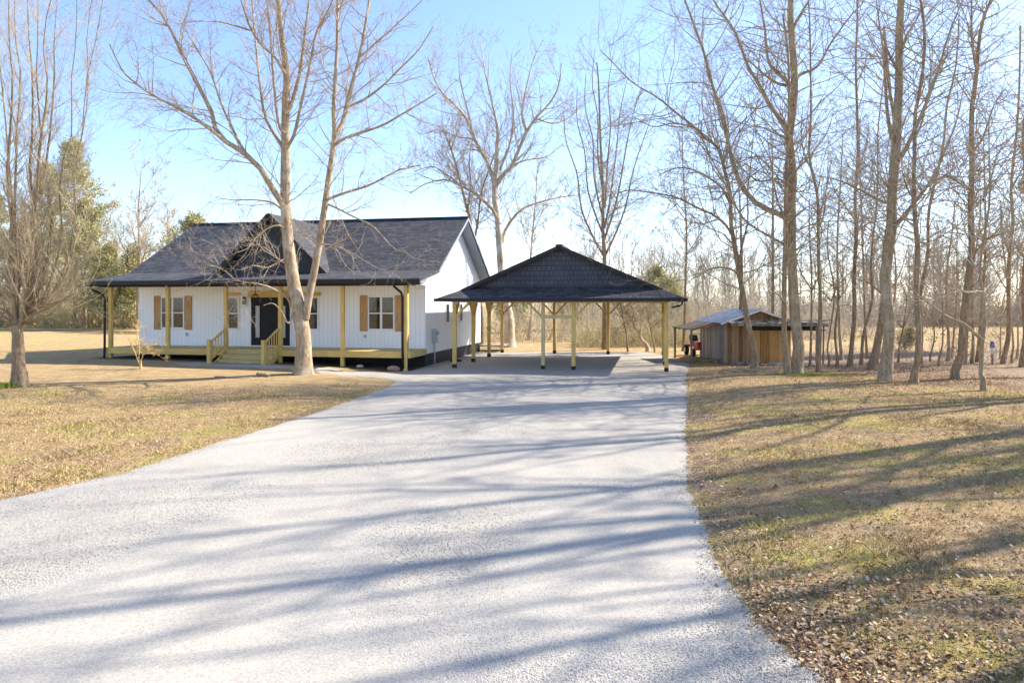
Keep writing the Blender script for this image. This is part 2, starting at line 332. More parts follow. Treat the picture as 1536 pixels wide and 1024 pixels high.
def zone_soil(X, Y):
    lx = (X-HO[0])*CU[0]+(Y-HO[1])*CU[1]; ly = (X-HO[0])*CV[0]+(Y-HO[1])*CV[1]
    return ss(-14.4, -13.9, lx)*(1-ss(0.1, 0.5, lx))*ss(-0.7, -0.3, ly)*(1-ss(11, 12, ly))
def fattr(o, name, arr):
    at = o.data.attributes.new(name, 'FLOAT', 'POINT'); at.data.foreach_set('value', np.asarray(arr, np.float32).ravel())
fattr(ground, 'litter', np.maximum(zone_litter(X, Y), 0.36*(Y < 30))); fattr(ground, 'sand', zone_sand(X, Y)); fattr(ground, 'soil', zone_soil(X, Y))
fattr(ground, 'green', np.clip(0.6*(1-ss(17, 24, Y))+ss(40, 48, Y)*0.5*(X > 10)+0.5*(X < -12)*ss(30, 45, Y), 0, 1))
# the gravel drive
ys = np.concatenate([np.arange(-14, 3, 0.5), np.arange(3, 20, 0.06), np.arange(20, 38.41, 0.15)])
rs = np.random.RandomState(8)
def jit(n, s): return (np.convolve(rs.randn(n+8), np.ones(4)/4, 'same')[:n]*s)+rs.randn(n)*s*0.4
l = dl(ys)+jit(len(ys), 0.05); r = dr(ys)+jit(len(ys), 0.05)
u = np.linspace(0, 1, 60)**1.0; X = l[:, None]+(r-l)[:, None]*u[None]; Y = np.repeat(ys[:, None], 60, 1)
Z = 0.012+relief(X*1.7+9, Y*1.7)*0.35-0.02*(1-ss(0, 0.25, np.minimum(X-l[:, None], r[:, None]-X)))+0.20*ss(-4.5, -10.5, X)*ss(22.5, 27, Y)
i, j = np.meshgrid(np.arange(59), np.arange(len(ys)-1)); a = (j*60+i).ravel()
tag(link_mesh('driveway', np.stack([X, Y, Z], -1).reshape(-1, 3), np.stack([a, a+1, a+61, a+60], 1), 'gravel', smooth=True), kind='structure')
# gravel path along the porch to the steps
lx = np.linspace(-9.1, -2.2, 70); vv = np.linspace(0, 1, 8)
y0 = -2.15+jit(70, 0.06)+0.5*ss(-8.4, -9.1, lx); y1 = -1.05+jit(70, 0.06)-0.5*ss(-8.4, -9.1, lx)
LX = np.repeat(lx[:, None], 8, 1); LY = y0[:, None]+(y1-y0)[:, None]*vv
X = HO[0]+LX*CU[0]+LY*CV[0]; Y = HO[1]+LX*CU[1]+LY*CV[1]; Z = hgt(X, Y)+0.03*np.sin(vv*3.14)+0.006
Z = np.where(inside(X, Y) > -0.3, Z+0.02, Z)
i, j = np.meshgrid(np.arange(7), np.arange(69)); a = (j*8+i).ravel()
tag(link_mesh('path', np.stack([X, Y, Z], -1).reshape(-1, 3), np.stack([a, a+8, a+9, a+1], 1), 'gravel', smooth=True), kind='structure')

# ------------------------------------------------------------------ ground cover (uncountable)
def noise2(X, Y, k=1.0, seed=0):
    r = np.random.RandomState(seed); h = 0
    for _ in range(10):
        f = k*r.uniform(0.5, 2.2); a = r.uniform(0, 6.28); h = h+np.sin((X*math.cos(a)+Y*math.sin(a))*f+r.uniform(0, 6.28))
    return h/4.5
def scatter(n, rng, zones):
    out = []
    for x0, x1, y0, y1, w in zones:
        k = int(n*w); Yc = y0+(y1-y0)*rng.rand(k)**1.6; Xc = x0+(x1-x0)*rng.rand(k)
        out.append(np.stack([Xc, Yc], 1))
    P = np.concatenate(out); v = np.abs(P[:, 0])/np.maximum(P[:, 1], 1) < 0.80
    return P[v]
def blades(name, P, hmin, hmax, wd, mat_, rng, lean=0.6):
    n = len(P); X, Y = P[:, 0], P[:, 1]; Z = hgt(X, Y); a = rng.rand(n)*6.283; h = rng.uniform(hmin, hmax, n)*(0.6+0.9*np.clip(noise2(X, Y, 2.6, 41), 0, 1.3)+0.35*np.clip(noise2(X, Y, 9, 42), 0, 1))
    w = wd*rng.uniform(0.6, 1.4, n); dx, dy = np.cos(a), np.sin(a); b = rng.rand(n)*6.283; le = rng.rand(n)*lean*h*1.6
    base = np.stack([X, Y, Z-0.01], 1); sd = np.stack([dx*w, dy*w, 0*w], 1)
    tip = base+np.stack([np.cos(b)*le, np.sin(b)*le, h], 1); mid = (base+tip)/2+np.stack([0*h, 0*h, h*0.15], 1)
    V = np.stack([base-sd, base+sd, mid+sd*0.7, tip, mid-sd*0.7], 1).reshape(-1, 3)
    f = np.arange(n)[:, None]*5+np.arange(5)[None]
    return link_mesh(name, V, f, mat_)
def leaves(name, P, smin, smax, mat_, rng, lift=0.03):
    n = len(P); X, Y = P[:, 0], P[:, 1]; Z = hgt(X, Y)+rng.rand(n)*lift; s = rng.uniform(smin, smax, n); a = rng.rand(n)*6.283
    t = np.stack([np.cos(a), np.sin(a), rng.randn(n)*0.35], 1); q = np.stack([-np.sin(a), np.cos(a), rng.randn(n)*0.35], 1)
    c = np.stack([X, Y, Z+s*0.25], 1); s = s[:, None]; up = np.array([0, 0, 1.]); cl = rng.uniform(0.0, 0.35, (n, 1))
    V = np.stack([c-t*s*0.6, c-t*s*0.15+q*s*0.38+up*s*cl, c+t*s*0.3+q*s*0.33+up*s*cl, c+t*s*0.65, c+t*s*0.3-q*s*0.33+up*s*cl, c-t*s*0.15-q*s*0.38+up*s*cl], 1).reshape(-1, 3)
    b = np.arange(n)[:, None]*6
    Fq = np.concatenate([b+np.array([[0, 1, 2, 3]]), b+np.array([[0, 3, 4, 5]])])
    return link_mesh(name, V, Fq, mat_)
rng = np.random.RandomState(11)
off = lambda P, m=-0.04: P[inside(P[:, 0], P[:, 1]) < -m+0.22*rng.rand(len(P))**4]
P = off(scatter(300000, rng, [(1.8, 15, 4, 24, 0.55), (-16, -3, 8.5, 22, 0.45)]), 0.0)
g = noise2(P[:, 0], P[:, 1], 0.9, 5)+noise2(P[:, 0], P[:, 1], 3.0, 6)*0.6
lit = zone_litter(P[:, 0], P[:, 1]); sand = zone_sand(P[:, 0], P[:, 1])
keep = rng.rand(len(P)) > np.maximum(lit*0.6, sand*0.9)
gm = (g+rng.randn(len(P))*0.45 > 0.8) & (lit < 0.8)
tag(blades('dry_grass', P[keep & ~gm], 0.02, 0.075, 0.004, 'straw', rng, 1.2), 'short straw coloured dormant grass on both lawns', 'grass', kind='stuff')
tag(blades('green_grass', P[keep & gm], 0.02, 0.08, 0.004, 'grass_green', rng, 0.9), 'patches of short green winter grass in the lawn', 'grass', kind='stuff')
P = off(scatter(150000, rng, [(1.8, 17, 4, 30, 0.75), (-16, -3, 8.5, 22, 0.25)]), 0.04)
k = np.clip(zone_litter(P[:, 0], P[:, 1])*1.1, 0, 1)*(0.45+0.55*(noise2(P[:, 0], P[:, 1], 2.2, 19) > -0.1))+0.16*(noise2(P[:, 0], P[:, 1], 1.5, 9) > 0.0)+0.16
P = P[rng.rand(len(P)) < k]
extra = off(scatter(26000, rng, [(1.9, 6.5, 4.2, 6.6, 1.0)]), 0.02); extra = extra[rng.rand(len(extra)) < 0.12+0.7*np.clip(0.5+noise2(extra[:, 0], extra[:, 1], 3, 23), 0, 1)*zone_litter(extra[:, 0], extra[:, 1])]
stray = scatter(2600, rng, [(-8, 6, 4.3, 20, 1)]); stray = stray[(inside(stray[:, 0], stray[:, 1]) > 0) & (rng.rand(len(stray)) < np.exp(-np.maximum(0, dr(stray[:, 1])-stray[:, 0])*2.0)+0.012)]
wood_ = scatter(16000, rng, [(9, 32, 22, 45, 1.0)]); wood_ = wood_[rng.rand(len(wood_)) < zone_litter(wood_[:, 0], wood_[:, 1])]
tag(leaves('leaf_litter', np.concatenate([P, extra, stray, wood_]), 0.012, 0.042, 'dry_leaves', rng), 'brown curled dead leaves scattered over the right lawn and under the trees', 'dead leaves', kind='stuff')
def stones(name, P, r0, r1, mat_, rng):
    n = len(P); s = rng.uniform(r0, r1, n)[:, None, None]
    base = np.array([(1, 0, 0), (0, 1, 0), (-1, 0, 0), (0, -1, 0), (0, 0, 0.5), (0, 0, -0.7)], float)[None]
    v = base*s*(1+rng.uniform(-0.35, 0.35, (n, 6, 1)))+rng.randn(n, 6, 3)*s*0.12
    a = rng.rand(n)*6.28; ca, sa = np.cos(a)[:, None], np.sin(a)[:, None]
    v = np.stack([v[..., 0]*ca-v[..., 1]*sa, v[..., 0]*sa+v[..., 1]*ca, v[..., 2]], -1)
    v += np.stack([P[:, 0], P[:, 1], P[:, 2] if P.shape[1] > 2 else 0.014+s[:, 0, 0]*0.3], 1)[:, None]
    f = np.array([(0, 1, 4), (1, 2, 4), (2, 3, 4), (3, 0, 4), (1, 0, 5), (2, 1, 5), (3, 2, 5), (0, 3, 5)])
    return link_mesh(name, v.reshape(-1, 3), (np.arange(n)[:, None, None]*6+f[None]).reshape(-1, 3), mat_)
k = 230000; Yc = 4.2+14*rng.rand(k)**2.2; P = np.stack([(rng.rand(k)*2-1)*0.8*Yc, Yc], 1); di = inside(P[:, 0], P[:, 1]); P = P[(di > 0) | ((di > -0.5) & (rng.rand(k) < 0.5*np.exp(di*9)))]; P = np.column_stack([P, hgt(P[:, 0], P[:, 1])*(inside(P[:, 0], P[:, 1]) < 0)+0.010])
tag(stones('gravel_stones', P, 0.004, 0.009, 'pebble', rng), 'loose pale grey crushed stones on the surface of the drive', 'gravel', kind='stuff')
# moss patch by the big right hand tree
a = rng.rand(5000)*6.28; q = np.sqrt(rng.rand(5000)); P = np.stack([10.9+q*np.cos(a)*1.6, 24.6+q*np.sin(a)*0.75], 1)
P2 = np.stack([-15.0+rng.randn(400)*0.25-0.62, 21.4+rng.randn(400)*0.2], 1)
tag(blades('moss', P, 0.01, 0.06, 0.012, 'moss', rng, 0.8), 'bright green mossy patch at the foot of the twin trunks beside the shed', 'moss', kind='stuff')
tag(blades('ivy', P2, 0.03, 0.15, 0.012, 'moss', rng, 0.5), 'green weeds at the foot of the left front tree', 'weeds', kind='stuff')

# ------------------------------------------------------------------ trees
def resample(pts, rad, K):
    p = np.array(pts, float); n = len(p)
    if n == 2: p = np.array([p[0], (p[0]+p[1])/2, p[1]]); rad = [rad[0], (rad[0]+rad[-1])/2, rad[-1]]; n = 3
    q = np.concatenate([[2*p[0]-p[1]], p, [2*p[-1]-p[-2]]]); t = np.linspace(0, n-1-1e-6, K); i = t.astype(int); f = (t-i)[:, None]
    a, b, c, d = q[i], q[i+1], q[i+2], q[i+3]
    out = 0.5*(2*b+(c-a)*f+(2*a-5*b+4*c-d)*f**2+(3*b-3*c+d-a)*f**3)
    return out, np.interp(t, np.arange(n), rad)
def tubes(P, R, S, rng, rough=0.0):
    N, K, _ = P.shape; T = np.gradient(P, axis=1); T /= np.linalg.norm(T, axis=2, keepdims=True)+1e-9
    ch = P[:, -1]-P[:, 0]; ref = np.cross(ch, rng.randn(N, 3)); ref /= np.linalg.norm(ref, axis=1, keepdims=True)+1e-9
    u = np.cross(T, ref[:, None]); u /= np.linalg.norm(u, axis=2, keepdims=True)+1e-9; v = np.cross(T, u)
    a = np.arange(S)*2*math.pi/S; rr = R[..., None]*(1+rough*rng.randn(N, K, S)) if rough else R[..., None]*np.ones((1, 1, S))
    V = P[:, :, None]+rr[..., None]*(np.cos(a)[None, None, :, None]*u[:, :, None]+np.sin(a)[None, None, :, None]*v[:, :, None])
    n, k, s = np.meshgrid(np.arange(N), np.arange(K-1), np.arange(S), indexing='ij'); b = n*K*S
    Fq = np.stack([b+k*S+s, b+k*S+(s+1) % S, b+(k+1)*S+(s+1) % S, b+(k+1)*S+s], -1).reshape(-1, 4)
    return V.reshape(-1, 3), Fq
def join(parts):
    V = []; Fq = []; o = 0
    for v, f in parts: V.append(v); Fq.append(f+o); o += len(v)
    return np.concatenate(V), np.concatenate(Fq)
def sprout(rng, P, R, n, K, t0, t1, L, ang, rr, tip, up=0.1, wig=0.12, zmin=-9, relL=False, rmin=0.004, lpow=0.5, cap=1.0):
    """n side branches grown off the branches P (N,K,3) with radii R"""
    N, KP, _ = P.shape; ln = np.linalg.norm(np.diff(P, axis=1), axis=2).sum(1)
    idx = rng.choice(N, n, p=ln/ln.sum()); t = rng.uniform(t0, t1, n)
    for _ in range(6):
        f = t*(KP-1); i = np.minimum(f.astype(int), KP-2); g = f-i
        pos = P[idx, i]*(1-g)[:, None]+P[idx, i+1]*g[:, None]; bad = pos[:, 2] < zmin
        if not bad.any(): break
        nb = bad.sum(); idx[bad] = rng.choice(N, nb, p=ln/ln.sum()); t[bad] = rng.uniform(t0, t1, nb)
    ok = pos[:, 2] >= zmin; idx, i, g, pos, t = idx[ok], i[ok], g[ok], pos[ok], t[ok]; n = len(idx)
    tan = P[idx, i+1]-P[idx, i]; tan /= np.linalg.norm(tan, axis=1, keepdims=True)+1e-9
    r = R[idx, i]*(1-g)+R[idx, i+1]*g
    q = np.cross(tan, rng.randn(n, 3)); q /= np.linalg.norm(q, axis=1, keepdims=True)+1e-9
    a = np.radians(rng.uniform(ang[0], ang[1], n))[:, None]; d = tan*np.cos(a)+q*np.sin(a)
    if relL: le = ln[idx]*(1-0.55*t)*L*rng.uniform(0.55, 1.2, n)
    else: le = L*rng.uniform(0.5, 1.3, n)*np.clip((r/R.max()), 0.05, 1)**lpow
    out = np.zeros((n, K, 3)); out[:, 0] = pos
    for k in range(1, K):
        d = d+wig*rng.randn(n, 3)+np.array([0, 0, up]); d /= np.linalg.norm(d, axis=1, keepdims=True); out[:, k] = out[:, k-1]+d*(le/(K-1))[:, None]
    r0 = np.clip(r*rr, rmin, np.maximum(cap, rmin)); return out, r0[:, None]+(np.minimum(tip, r0*0.6)-r0)[:, None]*np.linspace(0, 1, K)[None]**0.8
def crown(rng, P, R, st):
    o = []; lev = st['lev']
    for li, (mult, K, S, t0, t1, L, ang, rr, up, wig, rel) in enumerate(lev):
        n = int(len(P)*mult) if rel else int(mult)
        P, R = sprout(rng, P, R, n, K, t0, t1, L, ang, rr, st['tip'], up, wig, st['zmin'] if li == 0 else -9, rel, st['rmin'], st.get('lpow', 0.5), st.get('cap', 1.0)/(1.0+0.8*li))
        o.append(tubes(P, R, S, rng))
    return join(o), P
def std(n1=60, L1=2.6, m2=8, m3=6, zmin=3, tip=0.003, rmin=0.006, up=0.10, wig=0.13, t0=0.15, L2=0.6, L3=0.45, m4=0, ang=(28, 62), lpow=0.5, cap=0.03):
    lev = [(n1, 9, 5, t0, 1.0, L1, ang, 0.5, up, wig, False), (m2, 7, 4, 0.15, 1.0, L2, (25, 60), 0.6, up*0.7, wig*1.3, True), (m3, 5, 3, 0.15, 1.0, L3, (25, 65), 0.65, up*0.5, wig*1.5, True)]
    if m4: lev.append((m4, 4, 3, 0.2, 1.0, 0.5, (25, 65), 0.8, up*0.4, wig*1.5, True))
    return dict(lev=lev, zmin=zmin, tip=tip, rmin=rmin, lpow=lpow, cap=cap)
def tree(name, label, Yb, mains, st, bk='bark_grey', tw='twig_grey', seed=1, cat='tree', group=None, flare=1.35, S=12, extra=None):
    """mains: (dy0, dy1, r0, r1, [(px, py), ...]) limbs read off the photograph at the tree's distance; the first is the trunk"""
    rng = np.random.RandomState(seed); b = mains[0][4][0]; bx = (b[0]-CX)/F*Yb; bz = float(hgt(bx, Yb))
    root = empty(name, (bx, Yb, bz), 0, label, cat, group); Ps = []; Rs = []
    for k, (d0, d1, r0, r1, pts) in enumerate(mains):
        n = len(pts); dy = np.linspace(d0, d1, n)
        w = [(PX(x, y, Yb+d)[0]-bx, d, PX(x, y, Yb+d)[2]-bz) for (x, y), d in zip(pts, dy)]
        kf = (0.86 if name in ('maple_tree', 'pear_tree', 'sycamore_tree') else 0.74) if k == 0 else 0.84; r0, r1 = r0*kf, r1*kf; rad = list(np.linspace(r0, r1, n))
        if k == 0: w = [(w[0][0], 0, -0.35)]+[(w[0][0], 0, 0.0)]+[(w[0][0]*0.75+w[1][0]*0.25, 0, 0.35)]+w[1:]; rad = [r0*flare*1.15, r0*flare, r0*1.1]+rad[1:]
        if k == 0 and name not in ('maple_tree', 'pear_tree'): w = w[:3]+[(a_+rng.randn()*0.05, b_+rng.randn()*0.08, c_) for a_, b_, c_ in w[3:]]
        p, r = resample(w, rad, 26 if k == 0 else 14)
        Ps.append(p); Rs.append(r)
    parts = [tubes(p[None], r[None], S if k == 0 else 8, rng, 0.04) for k, (p, r) in enumerate(zip(Ps, Rs))]
    v, f = join(parts); nt_ = 26*S; low = v[:nt_]; ph = rng.rand()*6.28; an = np.arctan2(low[:, 1], low[:, 0]); q = 1-ss(0.0, 0.75, low[:, 2])
    lob = 1+q*(0.02+0.14*np.cos(an*4+ph)+0.10*np.cos(an*7+2*ph)); low[:, 0] *= lob; low[:, 1] *= lob
    link_mesh('trunk', v, f, bk, root, smooth=True)
    K = 14; P = np.stack([p[np.linspace(0, len(p)-1, K).round().astype(int)] for p in Ps]); R = np.stack([r[np.linspace(0, len(r)-1, K).round().astype(int)] for r in Rs])
    (v, f), tips = crown(rng, P, R, st); link_mesh('crown', v, f, tw, root, smooth=True)
    if extra: extra(root, tips, rng)
    return root
def auto_mains(rng, H, r, n=8, c0=0.4, lean=0.03, Lf=0.35, wob=0.015, ang=(25, 50)):
    K = 14; z = np.linspace(-0.3, H, K); dx = np.cumsum(rng.randn(K)*wob*H/6)+lean*z*rng.uniform(-1, 1); dy = np.cumsum(rng.randn(K)*wob*H/6)
    dx -= dx[0]; dy -= dy[0]; T = np.stack([dx, dy, z], 1)[None]; R = (r*(1-np.linspace(0, 1, K)**1.1*0.88))[None]; R[0, 0] *= 1.5; R[0, 1] *= 1.0
    P, Q = sprout(rng, T, R, n, K, c0, 0.93, 1, ang, 0.55, 0.01, 0.09, 0.07, relL=True); P = P.copy()
    s = Lf*H/ (np.linalg.norm(P[:, -1]-P[:, 0], axis=1)+1e-6)*rng.uniform(0.6, 1.15, len(P))*(1.15-0.6*(P[:, 0, 2]/H)); P = P[:, :1]+(P-P[:, :1])*s[:, None, None]
    return T, R, P, Q
def auto_tree(name, label, x, y, H, r, st, n=8, c0=0.4, bk='bark_grey', tw='twig_grey', seed=1, group=None, lean=0.03, Lf=0.35, cat='tree', ang=(25, 50), extra=None):
    rng = np.random.RandomState(seed); root = empty(name, (x, y, float(hgt(x, y))), 0, label, cat, group)
    T, R, P, Q = auto_mains(rng, H, r, n, c0, lean, Lf, ang=ang)
    v, f = join([tubes(T, R, 9, rng, 0.03), tubes(P, Q, 6, rng)]); link_mesh('trunk', v, f, bk, root, smooth=True)
    (v, f), tips = crown(rng, np.concatenate([T, P]), np.concatenate([R, Q]), st); link_mesh('crown', v, f, tw, root, smooth=True)
    if extra: extra(root, tips, rng)
    return root
def leaf_cards(tips, rng, n, s, mat_, name, parent, spread=0.1):
    P = tips[rng.randint(0, len(tips), n), rng.randint(1, tips.shape[1], n)]+rng.randn(n, 3)*spread
    t = rng.randn(n, 3); t /= np.linalg.norm(t, axis=1, keepdims=True); q = np.cross(t, rng.randn(n, 3)); q /= np.linalg.norm(q, axis=1, keepdims=True)
    z = s*rng.uniform(0.6, 1.3, (n, 1)); V = np.stack([P-t*z, P+q*z*0.45, P+t*z, P-q*z*0.45], 1).reshape(-1, 3)
    return link_mesh(name, V, np.arange(n*4).reshape(n, 4), mat_, parent)

# --- the maple in front of the porch
MAPLE = [
 (0, 0.2, 0.335, 0.045, [(455, 566), (456, 520), (452, 480), (443, 440), (435, 390), (430, 340), (428, 290), (428, 230), (428, 165), (430, 110), (423, 60), (417, 0), (412, -90), (405, -170)]),
 (0, -0.5, 0.175, 0.035, [(458, 478), (464, 440), (475, 390), (484, 332), (491, 280), (498, 234), (502, 195), (500, 156), (505, 94), (506, 40), (507, -30), (512, -120)]),
 (-0.3, 0.8, 0.11, 0.035, [(501, 205), (514, 184), (523, 145), (537, 94), (546, 50), (554, 0), (566, -80)]),
 (-0.2, -1.8, 0.07, 0.02, [(505, 215), (519, 207), (545, 198), (574, 188), (602, 172), (629, 156), (655, 140)]),
 (0, 1.2, 0.06, 0.02, [(521, 160), (545, 150), (574, 129), (601, 102), (629, 74), (650, 40)]),
 (-0.3, -2.2, 0.06, 0.02, [(490, 300), (515, 290), (551, 279), (577, 266), (601, 254), (630, 248)]),
 (0.2, 1.6, 0.05, 0.015, [(540, 86), (560, 68), (582, 49), (605, 28), (629, 5), (660, -25)]),
 (0, -1.4, 0.14, 0.03, [(427, 312), (420, 300), (402, 273), (379, 238), (344, 217), (324, 195), (316, 164), (289, 113), (265, 66), (250, 31), (222, 0), (200, -30)]),
 (-0.6, -2.6, 0.08, 0.02, [(344, 217), (310, 190), (277, 168), (226, 141), (200, 122), (183, 105), (164, 66)]),
 (-0.35, 0.8, 0.06, 0.02, [(370, 233), (352, 200), (332, 156), (316, 109), (293, 70), (270, 30)]),
 (0, 1.6, 0.08, 0.02, [(427, 226), (414, 205), (398, 176), (390, 129), (383, 59), (378, 0), (374, -60)]),
 (0, -1.0, 0.07, 0.02, [(428, 112), (412, 85), (394, 70), (376, 43), (366, 15), (352, -30)]),
 (0, -1.8, 0.04, 0.012, [(376, 46), (350, 38), (328, 33), (300, 32), (277, 33)]),
 (0, 0.9, 0.10, 0.03, [(428, 172), (437, 156), (449, 113), (455, 70), (461, 23), (470, -50)]),
 (0, -1.2, 0.08, 0.02, [(430, 222), (441, 203), (449, 168), (465, 98), (474, 51), (490, 20), (504, -10)]),
 (0, -0.8, 0.07, 0.02, [(427, 200), (418, 187), (411, 130), (406, 59), (400, 0), (392, -70)]),
 (0, -1.2, 0.05, 0.012, [(436, 460), (432, 448), (415, 436), (394, 427), (357, 421), (336, 405), (300, 390), (272, 371)]),
 (-0.2, -1.6, 0.05, 0.012, [(484, 376), (500, 368), (520, 357), (536, 345), (548, 331)]),
 (-0.2, -1.8, 0.04, 0.012, [(480, 366), (500, 368), (520, 376), (537, 385), (564, 401), (590, 408)]),
 (0, -1.3, 0.05, 0.012, [(432, 385), (420, 392), (400, 402), (380, 398), (360, 405), (345, 400)]),
 (0, -1.5, 0.04, 0.01, [(431, 345), (415, 338), (390, 350), (372, 372), (352, 380), (330, 392)]),
 (0, -1.0, 0.05, 0.012, [(445, 455), (440, 470), (432, 485), (424, 470), (410, 455), (395, 458)]),
 (0, 1.4, 0.05, 0.012, [(429, 320), (410, 305), (385, 300), (350, 300), (330, 297)]),
 (0, -1.7, 0.05, 0.012, [(488, 305), (505, 312), (530, 325), (560, 340), (590, 372), (612, 380)]),
]
tree('maple_tree', 'large pale barked bare tree with a forked trunk standing in front of the porch', 24.8, MAPLE,
     std(360, 5.2, 8, 4, 2.9, 0.002, 0.0046, up=0.07, wig=0.17, t0=0.15, L2=0.55, ang=(30, 70), lpow=0.33, cap=0.022), 'bark_pale', 'twig_red', 5, flare=1.25, S=16)

# --- the upright many stemmed tree at the left edge
PEAR = [(0, 0, 0.225, 0.15, [(30, 582), (28, 545), (27, 515), (26, 495), (24, 480)])]
_rp = random.Random(4)
for x1, x2, x3, d in ((50, 58, 62, -0.4), (52, 47, 40, 0.8), (12, 8, 15, -0.8), (30, 28, 22, 0.2), (-8, -25, -40, 0.5), (80, 105, 118, -0.5), (66, 82, 90, 1.2), (95, 135, 150, 0.7), (-30, -60, -85, -0.5), (20, 5, -5, 1.8), (42, 70, 75, -1.9), (100, 128, 140, -1.6), (-15, -45, -60, 2)):
    PEAR.append((0, d, (0.085 if abs(x1-38) < 30 else 0.04)*_rp.uniform(0.7, 1.1), 0.012, [(27+_rp.uniform(-4, 4), 492), ((26+x1)/2+_rp.uniform(-4, 4), 462), (x1, 410)]+[(x1+(x3-x1)*(q/6)**0.8+_rp.uniform(-7, 7), 410-q*72+_rp.uniform(-8, 8)) for q in range(1, 7)]))
for pts in ([(30, 485), (55, 470), (85, 455), (120, 435), (145, 415)], [(30, 480), (60, 450), (95, 425), (128, 380), (150, 330)], [(28, 485), (5, 465), (-30, 450), (-60, 430)], [(32, 478), (60, 462), (100, 450), (140, 452)], [(28, 488), (50, 482), (78, 470), (96, 448)], [(25, 488), (8, 480), (-12, 470)]):
    PEAR.append((0, _rp.uniform(-1.5, 1.5), 0.05, 0.012, pts))
tree('pear_tree', 'grey short trunked bare tree with many upright stems at the left edge of the lawn', 21.6, PEAR,
     std(560, 3.6, 7, 3.4, 2.1, 0.002, 0.0042, up=0.14, wig=0.09, t0=0.12, L2=0.5, ang=(22, 55), lpow=0.3, cap=0.02), 'bark_brown', 'twig_pear', 6, flare=1.3, S=16)

# --- trees behind the house and carport
tree('sycamore_tree', 'pale grey tree with a broad spreading crown rising between house and carport', 41.6, [
 (0, 0, 0.34, 0.02, [(765, 522), (762, 480), (756, 440), (752, 401), (749, 360), (745, 330), (742, 290), (743, 262), (746, 219), (746, 195), (738, 156), (726, 110), (720, 60)]),
 (0, 1, 0.16, 0.04, [(742, 274), (730, 242), (715, 215), (703, 184), (685, 160), (664, 141), (650, 115), (642, 85)]),
 (0, -1, 0.17, 0.04, [(743, 280), (755, 262), (767, 250), (780, 220), (793, 193), (808, 172), (824, 156), (838, 130), (842, 95)]),
 (0, -2, 0.13, 0.03, [(746, 330), (738, 313), (715, 291), (695, 281), (670, 270), (640, 275), (615, 290)]),
 (0, 2, 0.13, 0.03, [(751, 375), (758, 345), (778, 318), (795, 308), (814, 302), (840, 296), (871, 292)]),
 (0, 1, 0.09, 0.02, [(790, 200), (783, 170), (790, 130), (800, 90), (815, 60)]), (0, 0, 0.09, 0.02, [(750, 255), (765, 215), (770, 170), (765, 120), (768, 80)]),
 (0, -1, 0.07, 0.02, [(708, 195), (700, 160), (690, 120), (688, 80)]), (0, 2, 0.07, 0.02, [(805, 178), (830, 185), (855, 175), (872, 150)]),
 (0, 1, 0.07, 0.02, [(765, 250), (790, 240), (820, 235), (845, 215)]), (0, 1, 0.06, 0.02, [(710, 208), (685, 205), (660, 195), (640, 200)])],
 std(200, 5.6, 6.5, 3.4, 6, 0.004, 0.008, up=0.07, wig=0.15, t0=0.15, lpow=0.35), 'bark_white', 'twig_red', 7)
tree('dark_tree', 'dark leaning tree just behind the right rear corner of the white house', 42.5, [
 (0, 0.5, 0.20, 0.06, [(723, 518), (722, 470), (718, 420), (712, 370), (703, 330), (696, 300), (690, 265), (680, 230), (668, 200)]),
 (0, -1, 0.09, 0.03, [(711, 365), (717, 330), (722, 290), (735, 250), (748, 215)]), (0, 1, 0.08, 0.02, [(700, 318), (706, 280), (704, 240), (710, 200)]), (0, 1, 0.06, 0.02, [(692, 280), (670, 262), (648, 250), (620, 258)])],
 std(90, 4.8, 6.5, 3.4, 6, 0.004, 0.0075, wig=0.17, lpow=0.35), 'bark_brown', 'twig_grey', 8)
FAN = [(0, 0, 0.20, 0.05, [(907, 525), (907, 470), (908, 420), (907, 380), (906, 345), (905, 300), (902, 250), (900, 200), (896, 130), (893, 95)])]
for x1, x2, y1, d in ((880, 862, 345, 1), (930, 958, 345, -1), (890, 875, 325, -1.5), (920, 938, 330, 1.5), (870, 842, 375, 0.5), (940, 980, 372, -0.5), (912, 915, 300, 0.5), (896, 888, 290, 1)):
    FAN.append((0, d, 0.08, 0.02, [(907, y1+12), (907+(x1-907)*0.45, y1-18), (907+(x1-907)*0.95, y1-62), (907+(x1-907)*1.2+3, y1-115), (x2*0.7+x1*0.3-2, y1-165), (x2+4, y1-215)]))
tree('fan_tree', 'straight brown tree with a fan of upright branches behind the carport roof', 39.8, FAN, std(130, 4.6, 6.5, 3.4, 5, 0.004, 0.008, ang=(32, 70), up=0.07, wig=0.15, lpow=0.35), 'bark_brown', 'twig_grey', 9)
tree('thin_tree', 'slender pale tree seen through the carport between its rear posts', 50, [(0, 0, 0.15, 0.04, [(793, 511), (796, 460), (797, 400), (799, 340), (803, 300), (806, 250)]), (0, 1, 0.05, 0.02, [(798, 350), (812, 320), (824, 280)]), (0, 1, 0.05, 0.02, [(798, 380), (786, 350), (780, 310)])],
     std(60, 3.0, 5, 4, 6, 0.006, 0.011, lpow=0.35), 'bark_white', 'twig_tan', 10)
tree('thin_tree', 'thin straight tree just beyond the right end of the carport', 38, [(0, 0, 0.11, 0.03, [(1025, 530), (1026, 480), (1027, 420), (1028, 360), (1028, 310), (1027, 250), (1024, 180)]), (0, 1, 0.04, 0.02, [(1028, 385), (1045, 360), (1062, 325)]), (0, 1, 0.04, 0.02, [(1028, 330), (1012, 305), (1003, 270)])],
     std(80, 2.6, 5, 4, 4, 0.005, 0.010, lpow=0.35), 'bark_brown', 'twig_grey', 12)
